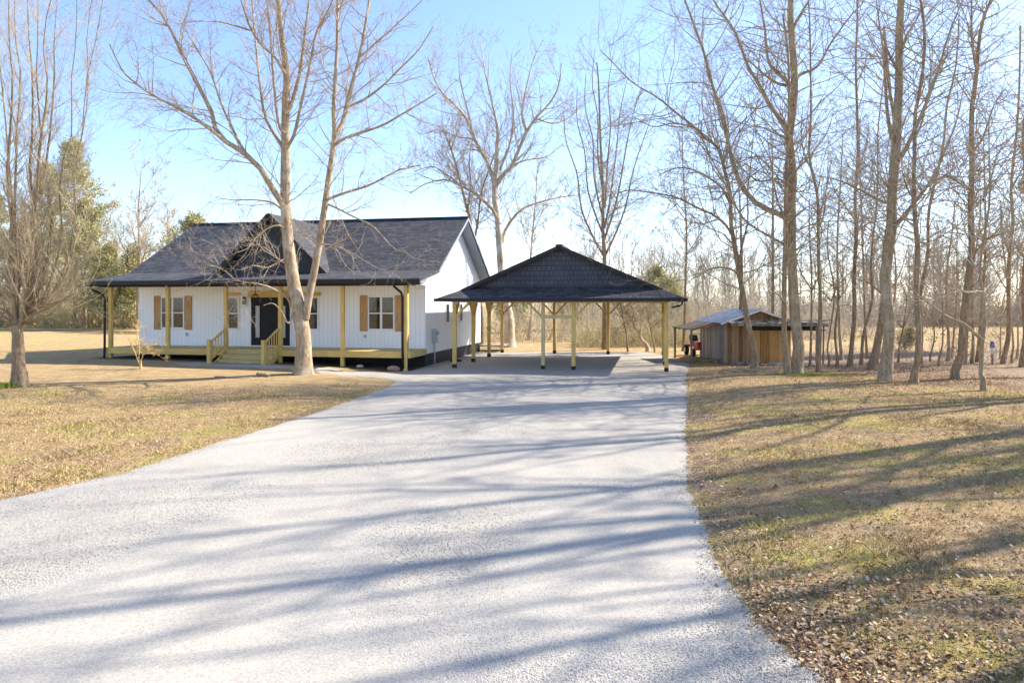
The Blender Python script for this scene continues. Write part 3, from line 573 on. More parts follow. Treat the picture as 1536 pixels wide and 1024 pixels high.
tree('crooked_tree', 'small crooked pale tree leaning left behind the carport', 38.5, [(0, 0, 0.13, 0.05, [(972, 527), (964, 510), (957, 498), (950, 490), (947, 478), (949, 465), (942, 452), (930, 442)]), (0, 0.3, 0.07, 0.02, [(960, 503), (962, 485), (962, 468), (972, 456), (985, 448), (998, 440)]), (0, -0.4, 0.05, 0.02, [(948, 480), (938, 484), (925, 496), (918, 508)]), (0, 0.3, 0.05, 0.02, [(950, 466), (945, 440), (950, 415)])],
     std(60, 1.6, 6, 4, 0.8, 0.005, 0.009, wig=0.2, lpow=0.35), 'bark_white', 'twig_tan', 13)
tree('crooked_tree', 'small dark sapling with a crooked top behind the carport', 38, [(0, 0, 0.06, 0.02, [(942, 529), (938, 505), (935, 480), (934, 450), (936, 430)]), (0, 0.3, 0.03, 0.01, [(936, 480), (925, 462), (915, 450)]), (0, 0.3, 0.03, 0.01, [(935, 465), (948, 448), (955, 430)])],
     std(35, 1.4, 6, 4, 1.0, 0.005, 0.009, wig=0.2, lpow=0.35), 'bark_brown', 'twig_grey', 14)
tree('crooked_tree', 'small sapling with curved boughs near the right rear carport post', 38, [(0, 0, 0.06, 0.02, [(982, 528), (979, 505), (976, 492), (972, 478), (976, 465)]), (0, 0.3, 0.04, 0.01, [(977, 493), (988, 482), (1000, 472), (1012, 462)])],
     std(35, 1.4, 6, 4, 1.0, 0.005, 0.009, wig=0.2, lpow=0.35), 'bark_grey', 'twig_tan', 15)

# --- trees on the right
tree('leaning_tree', 'leaning bare tree with arching limbs right in front of the old shed', 26.3, [
 (0, 0.2, 0.155, 0.06, [(1132, 560), (1128, 520), (1123, 485), (1116, 440), (1109, 400), (1103, 365), (1098, 330), (1096, 290), (1088, 250), (1078, 225), (1062, 205), (1040, 190)]),
 (0, -1, 0.06, 0.02, [(1101, 360), (1090, 339), (1070, 322), (1048, 313), (1017, 297), (985, 290), (944, 285), (930, 290)]),
 (0, 1, 0.06, 0.02, [(1097, 310), (1085, 285), (1068, 270), (1040, 255), (1015, 252), (990, 262)]),
 (0.2, -1.5, 0.06, 0.015, [(1075, 220), (1048, 196), (1015, 170), (986, 146), (950, 125), (920, 95), (900, 75)]),
 (0, 1.2, 0.05, 0.015, [(1108, 395), (1115, 360), (1122, 330), (1121, 290), (1126, 250), (1130, 200), (1136, 150)]),
 (0, -1.5, 0.05, 0.015, [(1112, 415), (1095, 403), (1070, 402), (1045, 415), (1028, 425)]),
 (0, 1, 0.05, 0.015, [(1086, 245), (1092, 210), (1085, 170), (1070, 130), (1055, 80), (1040, 40)]),
 (0, -1, 0.04, 0.015, [(1040, 190), (1010, 185), (980, 190), (950, 175)])],
 std(170, 6.0, 6.5, 3, 3.0, 0.0025, 0.0045, ang=(35, 80), up=0.04, wig=0.17, t0=0.2, lpow=0.32), 'bark_brown', 'twig_grey', 16)
BIG = [
 (0, 0, 0.27, 0.12, [(1196, 562), (1195, 520), (1193, 480), (1190, 430), (1187, 380), (1186, 320), (1186, 250), (1187, 208), (1188, 150), (1188, 104), (1189, 50), (1189, 0), (1190, -60), (1190, -130)]),
 (0, -1, 0.13, 0.03, [(1184, 330), (1173, 323), (1155, 316), (1137, 307), (1120, 290), (1111, 276), (1100, 250), (1095, 224), (1085, 185), (1074, 146), (1062, 105), (1053, 68), (1040, 35), (1027, 0), (1015, -40)]),
 (0, 0.8, 0.12, 0.03, [(1185, 205), (1179, 193), (1165, 172), (1153, 156), (1138, 125), (1121, 99), (1110, 65), (1095, 35), (1069, 0), (1050, -40)]),
 (0, -0.8, 0.09, 0.03, [(1186, 128), (1178, 120), (1165, 108), (1153, 94), (1149, 65), (1147, 42), (1140, 0), (1135, -50)]),
 (0, -1.4, 0.07, 0.02, [(1180, 128), (1168, 126), (1150, 115), (1132, 99), (1118, 88)]),
 (0, 1.0, 0.07, 0.02, [(1190, 118), (1205, 110), (1220, 104), (1231, 94), (1243, 70), (1257, 50), (1275, 25), (1298, 0), (1310, -30)]),
 (0, -0.5, 0.07, 0.02, [(1189, 45), (1197, 28), (1207, 12), (1215, -5), (1225, -50)]),
 (0, -1.8, 0.06, 0.02, [(1185, 372), (1175, 366), (1150, 352), (1125, 337), (1108, 318), (1090, 280), (1065, 235), (1048, 198), (1030, 180)]),
 (0, -1.5, 0.05, 0.02, [(1184, 278), (1165, 268), (1140, 272), (1115, 255), (1095, 230), (1070, 222)]),
 (0, 1.5, 0.05, 0.02, [(1188, 260), (1205, 245), (1222, 225), (1240, 200), (1250, 170)])]
tree('oak_tree', 'tall thick trunked tree with heavy arching limbs beside the shed', 25.5, BIG, std(170, 6.0, 6.5, 3, 4.0, 0.0025, 0.0045, ang=(35, 80), up=0.04, wig=0.16, t0=0.3, lpow=0.35), 'bark_grey', 'twig_grey', 17, S=16)
def T(name, label, base, path, r0, r1, seed, limbs=(), bk='bark_brown', tw='twig_grey', n1=None, Yb=None, zmin=4, group=None, L1=5.0, extra=None, m3=2.4):
    Yb = Yb or F*H_EYE/(base[1]-HY)
    mains = [(0, 0.3, r0, r1, [base]+path)]+[(0, d, ra, 0.012, pts) for d, ra, pts in limbs]
    return tree(name, label, Yb, mains, std(n1 or 36+16*len(limbs), L1, 5, m3, zmin, 0.0022, 0.0022+Yb*0.00009, up=0.045, wig=0.17, t0=0.25, lpow=0.33, ang=(35, 82), cap=0.022), bk, tw, seed, group=group, extra=extra)
T('slim_tree', 'slimmer left hand stem pressed against the thick trunk beside the shed', (1181, 566), [(1179, 500), (1177, 430), (1178, 360), (1177, 300), (1180, 240), (1182, 180), (1180, 90), (1178, 20)], 0.14, 0.04, 18, [(-1, 0.04, [(1177, 455), (1165, 440), (1150, 438)]), (1, 0.04, [(1177, 330), (1166, 300), (1158, 255), (1150, 200)])])
T('slim_tree', 'slim straight tree just right of the thick trunks by the shed', (1227, 562), [(1229, 500), (1231, 440), (1229, 400), (1226, 330), (1223, 290), (1217, 234), (1215, 180), (1214, 110), (1210, 30), (1208, -40)], 0.10, 0.03, 19, [(1, 0.04, [(1226, 350), (1236, 320), (1240, 280), (1248, 240)]), (-1, 0.04, [(1220, 260), (1208, 235), (1202, 205), (1204, 160)])])
T('large_tree', 'thickest grey trunk standing right of centre among the right hand trees', (1328, 579), [(1330, 530), (1329, 480), (1331, 417), (1333, 350), (1337, 300), (1340, 250), (1346, 190), (1352, 130), (1352, 60), (1350, 0), (1350, -70), (1352, -140)], 0.25, 0.12, 20, [
  (0.8, 0.10, [(1346, 240), (1356, 229), (1372, 195), (1387, 161), (1399, 130), (1408, 104), (1423, 52), (1444, 0), (1455, -40)]), (-1, 0.08, [(1338, 210), (1332, 177), (1328, 130), (1325, 78), (1318, 30), (1312, -20)]),
  (1, 0.09, [(1338, 340), (1350, 331), (1375, 300), (1390, 280), (1403, 260), (1420, 220), (1432, 190), (1441, 156), (1450, 100)]), (-1.5, 0.05, [(1332, 305), (1318, 300), (1290, 285), (1262, 272), (1238, 266), (1220, 262)]),
  (1, 0.06, [(1352, 80), (1361, 52), (1375, 30), (1388, -5)]), (-1, 0.06, [(1350, 110), (1335, 85), (1322, 50), (1300, 20)])], 'bark_grey', Yb=22.3, n1=160, L1=6)
T('leaning_tree', 'brown trunk leaning right directly behind the thickest grey trunk', (1309, 557), [(1315, 520), (1320, 470), (1324, 420), (1328, 370), (1335, 310), (1340, 250), (1338, 190), (1330, 120), (1326, 40)], 0.21, 0.06, 21, [(-1, 0.05, [(1322, 440), (1305, 425), (1290, 420), (1270, 410)])])
T('slim_tree', 'dark slim trunk immediately right of the thickest grey trunk', (1371, 587), [(1373, 540), (1375, 490), (1373, 430), (1372, 380), (1370, 330), (1370, 292), (1372, 230), (1378, 170), (1383, 120), (1380, 60), (1372, 0), (1368, -60)], 0.125, 0.04, 22, [(1, 0.04, [(1372, 210), (1384, 180), (1392, 140), (1410, 100)]), (-1, 0.04, [(1371, 300), (1360, 280), (1352, 250)])], Yb=21)
T('leaning_tree', 'slanting brown trunk leaning to the right behind the dark slim trunk', (1379, 548), [(1381, 500), (1382, 450), (1386, 400), (1391, 370), (1398, 320), (1406, 265), (1415, 215), (1420, 160), (1435, 100), (1440, 30)], 0.12, 0.04, 23, [(1, 0.04, [(1400, 300), (1420, 285), (1440, 280), (1465, 285)])])
T('dark_tree', 'dark trunk that bends right then forks near the right edge', (1433, 577), [(1438, 530), (1443, 487), (1451, 425), (1457, 380), (1461, 345), (1459, 310), (1456, 250), (1460, 172), (1463, 120), (1468, 78), (1478, 30), (1487, -10), (1495, -60)], 0.17, 0.05, 24, [(0.6, 0.06, [(1464, 100), (1458, 60), (1457, 0), (1455, -60)]), (1, 0.05, [(1458, 230), (1475, 205), (1490, 160), (1510, 130)]), (-1, 0.05, [(1461, 290), (1440, 275), (1415, 262), (1400, 266)]), (1.2, 0.05, [(1458, 385), (1480, 360), (1505, 350), (1540, 340)])], Yb=22.7, n1=170)
T('forked_sapling', 'nearest slender sapling with a long drooping limb at the right', (1475, 599), [(1474, 560), (1474, 512), (1479, 485), (1482, 450), (1478, 400), (1479, 350), (1475, 300), (1480, 240), (1477, 180)], 0.085, 0.02, 25, [(-0.8, 0.06, [(1474, 510), (1462, 500), (1448, 487), (1423, 476), (1405, 463), (1386, 450), (1370, 437), (1358, 425)]), (0.8, 0.04, [(1475, 300), (1486, 270), (1495, 230)])], 'bark_grey', Yb=19.2, n1=60, zmin=2.4)
T('slim_tree', 'slim trunk with knots second from the right edge', (1505, 548), [(1509, 500), (1513, 440), (1514, 394), (1516, 330), (1519, 280), (1522, 200), (1526, 120), (1530, 40)], 0.13, 0.04, 26, [(1, 0.05, [(1514, 380), (1505, 350), (1502, 310)]), (1, 0.05, [(1519, 280), (1535, 250), (1548, 210)])])
T('slim_tree', 'trunk cut by the right edge of the picture', (1533, 553), [(1535, 500), (1534, 440), (1538, 380), (1540, 300), (1536, 200), (1545, 100)], 0.13, 0.04, 27, [(-1, 0.05, [(1538, 390), (1522, 365), (1508, 350)])])
T('slim_tree', 'straight slim trunk with a flared foot left of the thickest grey trunk', (1275, 552), [(1279, 520), (1281, 470), (1283, 417), (1284, 350), (1283, 300), (1283, 240), (1284, 160), (1285, 90), (1287, 20), (1286, -40)], 0.13, 0.04, 28, [(-1, 0.05, [(1283, 330), (1268, 310), (1252, 285), (1240, 250)]), (1, 0.05, [(1283, 260), (1296, 230), (1304, 190)])])
T('slim_tree', 'narrow dark trunk leaning right next to the flared slim trunk', (1291, 549), [(1297, 500), (1302, 450), (1306, 400), (1310, 350), (1313, 300), (1316, 250), (1320, 200), (1322, 120)], 0.08, 0.03, 29, [(-1, 0.03, [(1312, 330), (1302, 310), (1296, 280)])])
T('sapling', 'short thin sapling with spreading top right of the shed', (1255, 552), [(1257, 500), (1259, 460), (1259, 434), (1262, 405)], 0.07, 0.025, 30, [(-0.5, 0.035, [(1259, 437), (1248, 428), (1236, 420), (1228, 410)]), (0.5, 0.03, [(1258, 450), (1270, 430), (1280, 405)])], zmin=2)
for k, (bx_, by_, tx, ty, r) in enumerate([(1422, 543, 1430, 300, .10), (1427, 540, 1438, 330, .07), (1458, 548, 1470, 290, .09), (1466, 545, 1478, 200, .11), (1243, 552, 1240, 330, .05), (1215, 552, 1212, 300, .07), (1110, 540, 1106, 250, .16), (1163, 541, 1160, 200, .15), (1500, 540, 1520, 380, .05), (1525, 540, 1536, 330, .06), (1347, 545, 1352, 420, .05), (1332, 541, 1340, 300, .08), (1518, 546, 1500, 300, .07), (1262, 540, 1266, 200, .10), (1300, 538, 1290, 180, .08)]):
    q = random.Random(100+k); mx = (bx_+tx)/2+q.uniform(-6, 6); my = (by_+ty)/2
    lm = [(q.uniform(-1.5, 1.5), 0.035, [(mx, my+10), (mx+d*q.uniform(10, 22), my-q.uniform(10, 25)), (mx+d*q.uniform(22, 42), my-q.uniform(40, 80))]) for d in (-1, 1)]
    T('woodland_tree', 'thin grey brown tree trunk in the open wood right of the drive', (bx_, by_), [(bx_*0.7+mx*0.3+q.uniform(-2, 2), by_*0.7+my*0.3), (mx, my), (mx*0.4+tx*0.6+q.uniform(-4, 4), my*0.4+ty*0.6), (tx, ty)], r, 0.025, 40+k, lm,
      q.choice(['bark_brown', 'bark_grey']), 'twig_grey', n1=26, group='thin trees in the open wood', L1=4.2, zmin=3,
      extra=(lambda root, tips, rg: leaf_cards(tips, rg, 300, 0.06, 'oak_leaf', 'dead_leaves', root)) if k in (2,) else None)
# small rusty-leaved beech saplings under the right-hand trees
for k, (bx_, by_, h) in enumerate([(1408, 552, 110), (1448, 549, 120), (1395, 544, 90)]):
    T('beech_sapling', ('small tree still holding rusty orange leaves between the dark trunks at right', 'rusty leaved sapling partly hidden behind the bending dark trunk', 'small orange leaved sapling left of the other rusty ones')[k], (bx_, by_), [(bx_+3, by_-40), (bx_+2, by_-80), (bx_+6, by_-h)], 0.05, 0.015, 80+k,
      [(0.6, 0.025, [(bx_+3, by_-50), (bx_+25, by_-75), (bx_+45, by_-85)]), (-0.6, 0.025, [(bx_+2, by_-60), (bx_-20, by_-90), (bx_-38, by_-95)])], 'bark_brown', 'twig_tan', n1=40, zmin=1.6, group=None,
      extra=lambda root, tips, rg: leaf_cards(tips, rg, 420, 0.06, 'oak_leaf', 'dead_leaves', root))
# trees out of the picture on the right whose shadows fall across the drive
_sh = std(60, 3.4, 5, 2.5, 4, 0.006, 0.01, up=0.08, wig=0.15, lpow=0.4)
proto = None
for k, (x, y, H, r) in enumerate([(18.6, 19.2, 20, .24), (19.0, 16.4, 19, .28), (17.0, 13.6, 21, .26), (15.5, 11.3, 19, .17), (24.0, 16.0, 21, .25), (13.2, 8.6, 15, .15), (23.5, 21.5, 20, .24), (26.5, 19.2, 22, .26), (24.0, 17.6, 20, .25), (21.5, 25.0, 20, .22)]):
    if k < 4: o = auto_tree('roadside_tree', 'tall bare tree standing outside the picture on the right', x, y, H, r, _sh, n=11, c0=0.3, seed=200+k, group='trees outside the picture on the right', Lf=0.38); proto = (proto or [])+[o]
    else:
        o = copy_tree(proto[k % 4]); o.location = (x, y, float(hgt(x, y))-0.02); o.rotation_euler = (0, 0, k*1.9); o.scale = (H/20,)*3
# small sapling on the left lawn in front of the porch
T('small_sapling', 'knee high golden brown branching sapling on the lawn before the porch', (211, 562), [(211, 548), (208, 538), (200, 522), (193, 505)], 0.045, 0.012, 90,
  [(-0.3, 0.02, [(210, 545), (216, 530), (224, 522), (234, 512)]), (0.3, 0.02, [(208, 538), (209, 520), (206, 500), (205, 486)]), (0.2, 0.015, [(213, 532), (228, 528), (240, 524)])], 'twig_gold', 'twig_gold', n1=26, Yb=25.9, zmin=0.45, L1=1.1, m3=3)

# ------------------------------------------------------------------ far vegetation
def pine(name, label, x, y, H, w, nmat, seed, c0=0.15, group=None, cat='pine', nb=120, nn=16000, size=0.36, round_=0.9):
    rng = np.random.RandomState(seed); root = empty(name, (x, y, float(hgt(x, y))), 0, label, cat, group)
    K = 10; z = np.linspace(-0.3, H, K); Tt = np.stack([np.cumsum(rng.randn(K))*0.08, np.cumsum(rng.randn(K))*0.08, z], 1)[None]; R = (H*0.014*(1-np.linspace(0, 1, K)*0.9))[None]
    t = c0+(1-c0)*rng.rand(nb)**0.9; a = rng.rand(nb)*6.28; zz = t*H; rad = w*np.clip(1-((t-c0)/(1-c0))**1.6, 0.06, 1)*rng.uniform(0.5, 1.15, nb)*(0.55+0.45*np.minimum(1, (t-c0)/0.2))
    f = np.linspace(0, 1, 6)[None]; P = np.stack([np.cos(a)[:, None]*rad[:, None]*f, np.sin(a)[:, None]*rad[:, None]*f, zz[:, None]+rad[:, None]*(0.25*f+0.25*f*f)], -1)
    P[..., :2] += np.interp(zz, z, Tt[0, :, 0])[:, None, None]*np.array([1, 0])+np.interp(zz, z, Tt[0, :, 1])[:, None, None]*np.array([0, 1]); P[:, 1:] += rng.randn(nb, 5, 3)*0.12
    Q = (0.05*(1-f*0.8)*np.ones((nb, 1))); v, fq = join([tubes(Tt, R, 7, rng), tubes(P, Q, 4, rng)]); link_mesh('trunk', v, fq, 'bark_brown', root, smooth=True)
    i = rng.randint(0, nb, nn//9); g = rng.uniform(0.35, 1.05, nn//9); k = np.minimum((g*5).astype(int), 4); fr = (g*5-k)[:, None]
    c = P[i, k]*(1-fr)+P[i, np.minimum(k+1, 5)]*fr+rng.randn(len(i), 3)*0.22
    c = np.repeat(c, 9, 0); d = rng.randn(len(c), 3)+np.array([0, 0, 0.5]); d /= np.linalg.norm(d, axis=1, keepdims=True); q = np.cross(d, rng.randn(len(c), 3)); q /= np.linalg.norm(q, axis=1, keepdims=True)
    s = size*rng.uniform(0.6, 1.3, (len(c), 1)); c = c+rng.randn(len(c), 3)*size*0.35
    V = np.stack([c-q*s*0.13, c+q*s*0.13, c+d*s], 1).reshape(-1, 3); link_mesh('crown', V, np.arange(len(V)).reshape(-1, 3), nmat, root)
    return root
def far(x, top, Y): X_, _, z = PX(x, top, Y); return X_, z
for k, (px, top, Y, w, mt, c0, lab) in enumerate([
    (128, 300, 74, 4.2, 'needles_yellow', 0.1, 'broad olive evergreen below the tall pine beyond the left field'), (35, 330, 78, 4.0, 'needles_yellow', 0.1, 'olive evergreen behind the trunk of the left tree'),
    (112, 212, 76, 5.2, 'needles_yellow', 0.35, 'tall loose crowned yellow green pine beyond the left field'), (70, 250, 80, 4.4, 'needles_yellow', 0.35, 'yellow green pine behind the upright stems of the left tree'),
    (197, 372, 74, 2.8, 'needles_yellow', 0.05, 'green cedar at the field edge close to the left end of the house'), (160, 370, 72, 3.2, 'needles_yellow', 0.08, 'yellowish cedar left of the green cedar beyond the field'),
    (238, 400, 66, 2.2, 'needles_yellow', 0.05, 'bushy yellow green evergreen seen past the left porch post'), (262, 420, 62, 1.6, 'needles_yellow', 0.05, 'low evergreen half hidden by the left front wall of the house'), (290, 326, 72, 4.2, 'needles_yellow', 0.45, 'rounded green pine top showing over the left end of the roof'),
    (-10, 300, 82, 4.6, 'needles_yellow', 0.3, 'pine behind the left tree at the edge of the picture'), (983, 408, 66, 2.8, 'needles_yellow', 0.25, 'green pine crown above the right end of the carport'), (1010, 428, 62, 2.4, 'needles_yellow', 0.15, 'yellow green pine right of the carport eave'),
    (860, 418, 70, 3.0, 'needles_yellow', 0.1, 'pale evergreen in the thicket behind the carport roof'), (770, 430, 64, 2.4, 'needles', 0.1, 'evergreen seen under the left half of the carport'), (1585, 110, 40, 2.6, 'needles_yellow', 0.5, 'tall pine reaching in at the upper right edge')]):
    X_, z = far(px, top, Y); pine('evergreen_tree', lab, X_, Y, z, w, mt, 300+k, c0, cat='evergreen', nn=13000 if w > 2.5 else 8000)
X_, Y_ = G(1357, 527); pine('cedar_sapling', 'tiny bright green evergreen in the field seen between the right hand trunks', X_, Y_, 1.15, 0.45, 'needles_yellow', 330, 0.05, cat='evergreen', nb=40, nn=2200, size=0.12)
_ft = std(95, 4.2, 6, 4, 4, 0.012, 0.02, lpow=0.35)
auto_tree('far_bare_tree', 'bare round crowned tree on the skyline left of the house', *far(207, 260, 72)[:1], 72, far(207, 255, 72)[1], 0.25, _ft, n=9, c0=0.35, tw='twig_far', seed=401, Lf=0.42, ang=(25, 55))
auto_tree('far_bare_tree', 'smaller bare tree on the skyline close to the left end of the roof', *far(250, 310, 80)[:1], 80, far(250, 300, 80)[1], 0.2, _ft, n=9, c0=0.35, tw='twig_far', seed=402, Lf=0.4, ang=(25, 55))
def mass(name, label, spots, K, seed, tw, cat, r=0.10, st=None, n=6, c0=0.35, Lf=0.4, S=4):
    """one uncountable belt of bare trees, every one with its own trunk, limbs and twigs"""
    rng = np.random.RandomState(seed); var = []
    for _ in range(K):
        T_, R_0, P_, Q_ = auto_mains(rng, 1.0, 0.012, n, c0, 0.06, Lf, 0.02); a = tubes(T_, R_0, 5, rng); b = tubes(P_, Q_*1.0, S, rng)
        (cv, cf), _t = crown(rng, np.concatenate([T_, P_]), np.concatenate([R_0, Q_]), st); var.append(join([a, b, (cv, cf)]))
    out = []
    for x, y, H in spots:
        v, f = var[rng.randint(K)]; a = rng.rand()*6.28; c, s = math.cos(a), math.sin(a); w = rng.uniform(0.75, 1.15)
        out.append((np.stack([(v[:, 0]*c-v[:, 1]*s)*H*w+x, (v[:, 0]*s+v[:, 1]*c)*H*w+y, v[:, 2]*H+float(hgt(x, y))], 1), f))
    v, f = join(out); return tag(link_mesh(name, v, f, tw, smooth=True), label, cat, kind='stuff')
_b = dict(lev=[(50, 5, 3, 0.2, 1.0, 0.22, (25, 55), 0.5, 0.1, 0.14, False), (7, 4, 3, 0.15, 1.0, 0.5, (25, 60), 0.6, 0.08, 0.2, True)], zmin=0.12, tip=0.0008, rmin=0.0016, lpow=0.3)
_q = np.random.RandomState(21)
sp = [(_q.uniform(8, 120), _q.uniform(84, 125), _q.uniform(8.5, 13.5)) for _ in range(190)]
mass('far_woodland', 'pale grey belt of bare trees along the far edge of the right field', sp, 7, 31, 'twig_belt', 'wood', st=_b)
sp = [(_q.uniform(-80, -18), _q.uniform(82, 96), _q.uniform(7, 13)) for _ in range(110)]
mass('left_woodland', 'tan and olive belt of bare trees beyond the left field', sp, 6, 32, 'twig_olive', 'wood', st=_b, c0=0.15)
sp = [(_q.uniform(-22, 26), _q.uniform(60, 80), _q.uniform(4, 8.5)) for _ in range(40)]
mass('rear_woodland', 'bare wood rising behind the carport and the shed', sp, 6, 33, 'twig_far', 'wood', st=_b, c0=0.15)
def thicket(name, label, x0, x1, y0, y1, h0, h1, n, seed, tw, r=0.012, cat='brush'):
    rng = np.random.RandomState(seed); x = rng.uniform(x0, x1, n); y = rng.uniform(y0, y1, n); h = rng.uniform(h0, h1, n)*rng.uniform(0.5, 1, n)
    d = rng.randn(n, 3)*0.35+np.array([0, 0, 1.0]); K = 7; P = np.zeros((n, K, 3)); P[:, 0] = np.stack([x, y, hgt(x, y)-0.05], 1)
    for k in range(1, K):
        d = d+rng.randn(n, 3)*0.16+np.array([0, 0, 0.02]); d /= np.linalg.norm(d, axis=1, keepdims=True); P[:, k] = P[:, k-1]+d*(h/(K-1))[:, None]
    R = r*rng.uniform(0.7, 1.8, n)[:, None]*(1-0.75*np.linspace(0, 1, K)[None]); o = [tubes(P, R, 3, rng)]
    P2, R2 = sprout(rng, P, R, n*7, 5, 0.15, 1, 0.45, (25, 75), 0.6, 0.004, 0.03, 0.22, relL=True, rmin=r*0.45); o.append(tubes(P2, R2, 3, rng))
    v, f = join(o); return tag(link_mesh(name, v, f, tw, smooth=True), label, cat, kind='stuff')
thicket('brush_thicket', 'tan tangle of bare brush behind the carport', -7, 17, 47, 56, 2.0, 4.6, 900, 51, 'twig_tan', 0.016)
thicket('olive_brush', 'olive and yellow tangle of vines low behind the carport', 4, 12, 41, 46, 1.0, 2.4, 900, 52, 'twig_olive', 0.012)
thicket('field_edge_brush', 'dense tan and olive brush along the far side of the left field', -78, -22, 76, 82, 3, 7, 2600, 53, 'twig_olive', 0.03)
thicket('wood_edge_brush', 'grey brush behind the old shed and the wood', 10, 30, 50, 62, 2, 5, 900, 54, 'twig_far', 0.016)
thicket('far_field_brush', 'low brown brush along the far edge of the right field', 10, 115, 78, 92, 2.5, 6, 4200, 55, 'twig_belt', 0.04)
# thin understorey stems among the right-hand trees
thicket('understorey', 'thin bare stems and weeds among the trunks of the right hand wood', 13.5, 30, 27, 38, 0.6, 2.8, 260, 56, 'twig_grey', 0.007)

# ------------------------------------------------------------------ the white house
hz = 0.0
house = empty('white_house', (HO[0], HO[1], 0), ROT, 'single storey white house with dark shingle roof and long timber porch', 'house')
XLw, XRw, YF, YB = -13.8, 0.05, 2.0, 11.5; YR, ZR = 6.75, 6.85; SL = 0.59
zF = ZR-SL*(YR-YF)                                       # roof height over the front wall
wl = MB().prism_x([(YF, 0.52), (YB, 0.52), (YB, ZR-SL*(YB-YR)-0.16), (YR, ZR-0.16), (YF, zF-0.16)], XLw, XRw).build('wall', 'white_siding', house)
MB().prism_x([(YF+0.03, -0.3), (YB-0.03, -0.3), (YB-0.03, 0.518), (YF+0.03, 0.518)], XLw+0.03, XRw-0.03).build('foundation', 'block_black', house)
prof_top = [(-0.38, 3.62), (YF, zF), (YR, ZR), (YB+0.5, ZR-SL*(YB+0.5-YR))]
roof = MB().prism_x([(y, z-0.10) for y, z in prof_top]+prof_top[::-1], XLw-0.58, XRw+0.58).build('roof', 'shingle', house)
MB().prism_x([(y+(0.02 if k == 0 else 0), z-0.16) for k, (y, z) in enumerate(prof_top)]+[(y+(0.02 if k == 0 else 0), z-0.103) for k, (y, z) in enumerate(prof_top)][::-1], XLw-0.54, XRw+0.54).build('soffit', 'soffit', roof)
MB().box(XLw-0.6, XRw+0.6, YR-0.12, YR+0.12, ZR-0.02, ZR+0.045).build('ridge_cap', 'shingle', roof)
for x in (XLw-0.61, XRw+0.585):
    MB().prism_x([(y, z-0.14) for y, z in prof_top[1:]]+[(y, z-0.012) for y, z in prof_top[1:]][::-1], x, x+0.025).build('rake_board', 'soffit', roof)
g_ = MB().prism_x([(-0.50, 3.44), (-0.40, 3.38), (-0.385, 3.38), (-0.385, 3.635), (-0.52, 3.60)], XLw-0.6, XRw+0.6).build('gutter', 'black_metal', house)
MB().box(XLw-0.3, XRw+0.2, -0.06, 0.20, 3.36, 3.52).build('porch_beam', 'black_metal', house)
MB().box(XLw-0.3, XRw+0.2, 0.203, YF, 3.40, 3.44).build('porch_ceiling', 'ceiling_white', house)
for x in (XLw-0.02, XRw-0.02):
    MB().prism_x([(0.21, 3.445), (YF-0.01, 3.445), (YF-0.01, zF-0.17), (0.21, 3.55)], x-0.02, x+0.02).build('porch_end_panel', 'white_siding', house)
# downspouts
def spout(x, sgn):
    MB().tube([(x+sgn*0.45, -0.45, 3.40), (x+sgn*0.45, -0.43, 3.28), (x+sgn*0.12, -0.12, 3.02), (x+sgn*0.08, -0.07, 2.85), (x+sgn*0.08, -0.07, 1.0), (x+sgn*0.08, -0.09, 0.45), (x+sgn*0.08, -0.12, 0.12)], 0.05, 8).build('downspout', 'black_metal', house)
spout(XLw+0.1, -1)
MB().tube([(-0.42, -0.45, 3.40), (-0.40, -0.42, 3.30), (-0.22, -0.16, 3.08), (-0.19, -0.09, 2.9), (-0.19, -0.09, 1.0), (-0.17, -0.09, 0.1)], 0.05, 8).build('downspout', 'black_metal', house)
# cross gable over the entrance
XG = -6.9; ZG = 6.58; gw = 2.75; gy = 1.42
gb = MB().prism_y([(XG-2.45, 4.0), (XG+2.45, 4.0), (XG, ZG-0.16)], 1.72, 2.3).build('entry_gable', 'black_siding', house)
for s in (-1, 1):
    MB().slab([(XG, gy, ZG), (XG, YR-0.42, ZG), (XG+s*gw, YF-0.05, ZG-gw*0.98), (XG+s*gw, gy, ZG-gw*0.98)][::s], 0.09).build('gable_roof', 'shingle', gb)
    MB().bar((XG-s*0.02, gy-0.015, ZG-0.10), (XG+s*gw, gy-0.015, ZG-gw*0.98-0.10), 0.03, 0.22).build('rake_board', 'black_metal', gb)
# porch
MB().box(XLw-0.02, XRw+0.02, 0.02, YF-0.004, 0.70, 0.752).build('porch_deck', 'deck', house)
MB().box(XLw-0.05, XRw+0.06, -0.025, 0.016, 0.50, 0.749).build('deck_fascia', 'pine_u', house)
MB().box(XRw+0.022, XRw+0.062, 0.018, YF-0.01, 0.50, 0.749).build('deck_fascia', 'deck', house)
MB().box(XLw-0.06, XLw-0.022, 0.018, YF-0.01, 0.50, 0.749).build('deck_fascia', 'deck', house)
for k, x in enumerate((-0.08, -2.8, -5.55, -8.05, -10.8, -13.62)):
    p = MB()
    if k in (0,): p.box(x-0.075, x+0.075, -0.075, 0.016-0.045, -0.25, 3.36).box(x-0.075, x+0.075, 0.018, 0.13, 0.755, 3.36)
    else: p.box(x-0.072, x+0.072, 0.018, 0.16, -0.25, 0.698).box(x-0.072, x+0.072, 0.03, 0.17, 0.753, 3.36)
    p.build('porch_post', 'pine_v', house)
MB().box(-0.32, 0.20, -0.10, -0.078, 0.46, 0.79).build('post_bracket', 'pine_u', house) if False else None
